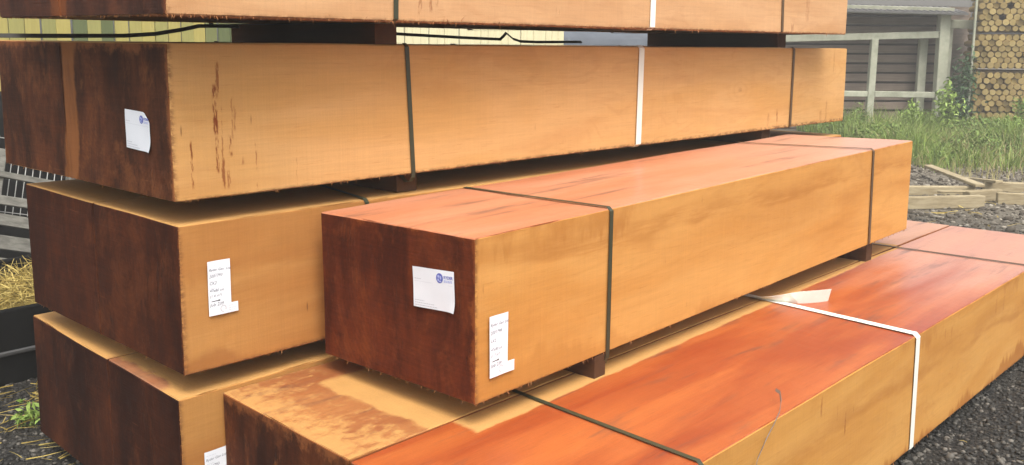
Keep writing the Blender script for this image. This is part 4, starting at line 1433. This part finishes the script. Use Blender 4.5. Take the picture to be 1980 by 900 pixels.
# black tray with straw
tray = empty('black_tray', (0.25, 3.75, 0.0))
tag(tray, 'low black plastic tray holding straw, left of the rear stack', 'tray')
part_box('tray_wall', tray, -1.1, 1.1, -0.70, -0.66, 0.0, 0.37, M_DARKB, 0.006)
part_box('tray_wall', tray, -1.1, 1.1, 0.44, 0.48, 0.0, 0.37, M_DARKB, 0.006)
part_box('tray_wall', tray, -1.1, -1.06, -0.655, 0.435, 0.0, 0.37, M_DARKB, 0.006)
part_box('tray_wall', tray, 1.06, 1.1, -0.655, 0.435, 0.0, 0.37, M_DARKB, 0.006)
part_box('tray_floor', tray, -1.055, 1.055, -0.655, 0.435, 0.0, 0.03, M_DARKB, 0.004)
part_box('tray_lip', tray, -1.1, 1.1, -0.722, -0.702, 0.150, 0.172, plain('grey_lip', (0.05, 0.05, 0.05), 0.4, 0.5), 0.005)


def straw_pile(cx, cy, z0, rx, ry, h, n, name, label, seed, L=0.10, w=0.0016, flat=0.5):
    rs = np.random.RandomState(seed)
    B, T, Mi, W = [], [], [], []
    for _ in range(n):
        a, r = rs.uniform(0, 6.283), math.sqrt(rs.rand())
        x_, y_ = cx + rx * r * math.cos(a), cy + ry * r * math.sin(a)
        z_ = z0 + h * (1 - r * r) * (0.4 + 0.6 * rs.rand()) + 0.004
        d = rs.normal(size=3); d[2] *= flat
        d *= L * rs.uniform(0.35, 1.2) / np.linalg.norm(d)
        p = np.array([x_, y_, z_])
        e0, e1 = p - d / 2, p + d / 2
        e0[2] = max(e0[2], z0 + 0.003); e1[2] = max(e1[2], z0 + 0.003)
        B.append(e0); T.append(e1); Mi.append((e0 + e1) / 2 + rs.normal(size=3) * L * np.array([0.08, 0.08, 0.05])); W.append(w * rs.uniform(0.6, 1.5))
    tag(strips(name, B, T, Mi, W, M_STRAW), label, 'straw', kind='stuff')


straw_pile(0.22, 3.62, 0.05, 0.72, 0.48, 0.39, 6500, 'straw_heap', 'heap of golden straw in the black tray at the left edge', 31, 0.16, 0.0022, 0.6)
straw_pile(0.12, 2.72, 0.012, 0.22, 0.20, 0.05, 260, 'straw_tuft', 'tuft of straw on the gravel at the left foot of the rear stack', 32, 0.13, 0.0018, 0.35)
straw_pile(-0.25, 2.45, 0.010, 0.60, 0.55, 0.012, 130, 'straw_litter', 'scattered straw stalks on the gravel at the lower left', 33, 0.20, 0.0020, 0.06)
straw_pile(3.2, -0.95, 0.010, 1.5, 0.45, 0.010, 46, 'straw_litter', 'few straw wisps on the gravel at the lower right', 34, 0.09, 0.0014, 0.10)
straw_pile(8.0, 1.4, 0.02, 1.9, 1.2, 0.01, 120, 'straw_litter', 'pale stalks and chips strewn round the loose beams', 35, 0.22, 0.004, 0.05)
bush('grass_sprig', -2.08, 3.87, 0.10, 0.10, 90, 0.022, M_PALEW, 'small green sprig among straw on the lower left gravel', 'plant', 41, 6)

# ------------------------------------------------------------------ thin volume added to imitate a lens glare veil
hz_m = bpy.data.materials.new('glare_haze')
hz_m.use_nodes = True
ht = hz_m.node_tree
ht.nodes.clear()
pv = ht.nodes.new('ShaderNodeVolumePrincipled')
pv.inputs['Color'].default_value = (0.95, 0.93, 0.88, 1)
pv.inputs['Density'].default_value = 0.0065
pv.inputs['Anisotropy'].default_value = 0.2
ho = ht.nodes.new('ShaderNodeOutputMaterial')
ht.links.new(pv.outputs[0], ho.inputs['Volume'])
v, f = box_vf(-14, 30, -14, 26, -1.0, 4.0)
tag(mesh_obj('glare_haze', v, f, hz_m), 'thin pale volume added over the yard to imitate lens glare', 'glare_haze', kind='stuff')

# ------------------------------------------------------------------ render
SC.render.engine = 'CYCLES'
SC.cycles.max_bounces = 6
SC.cycles.diffuse_bounces = 3
SC.cycles.use_denoising = True
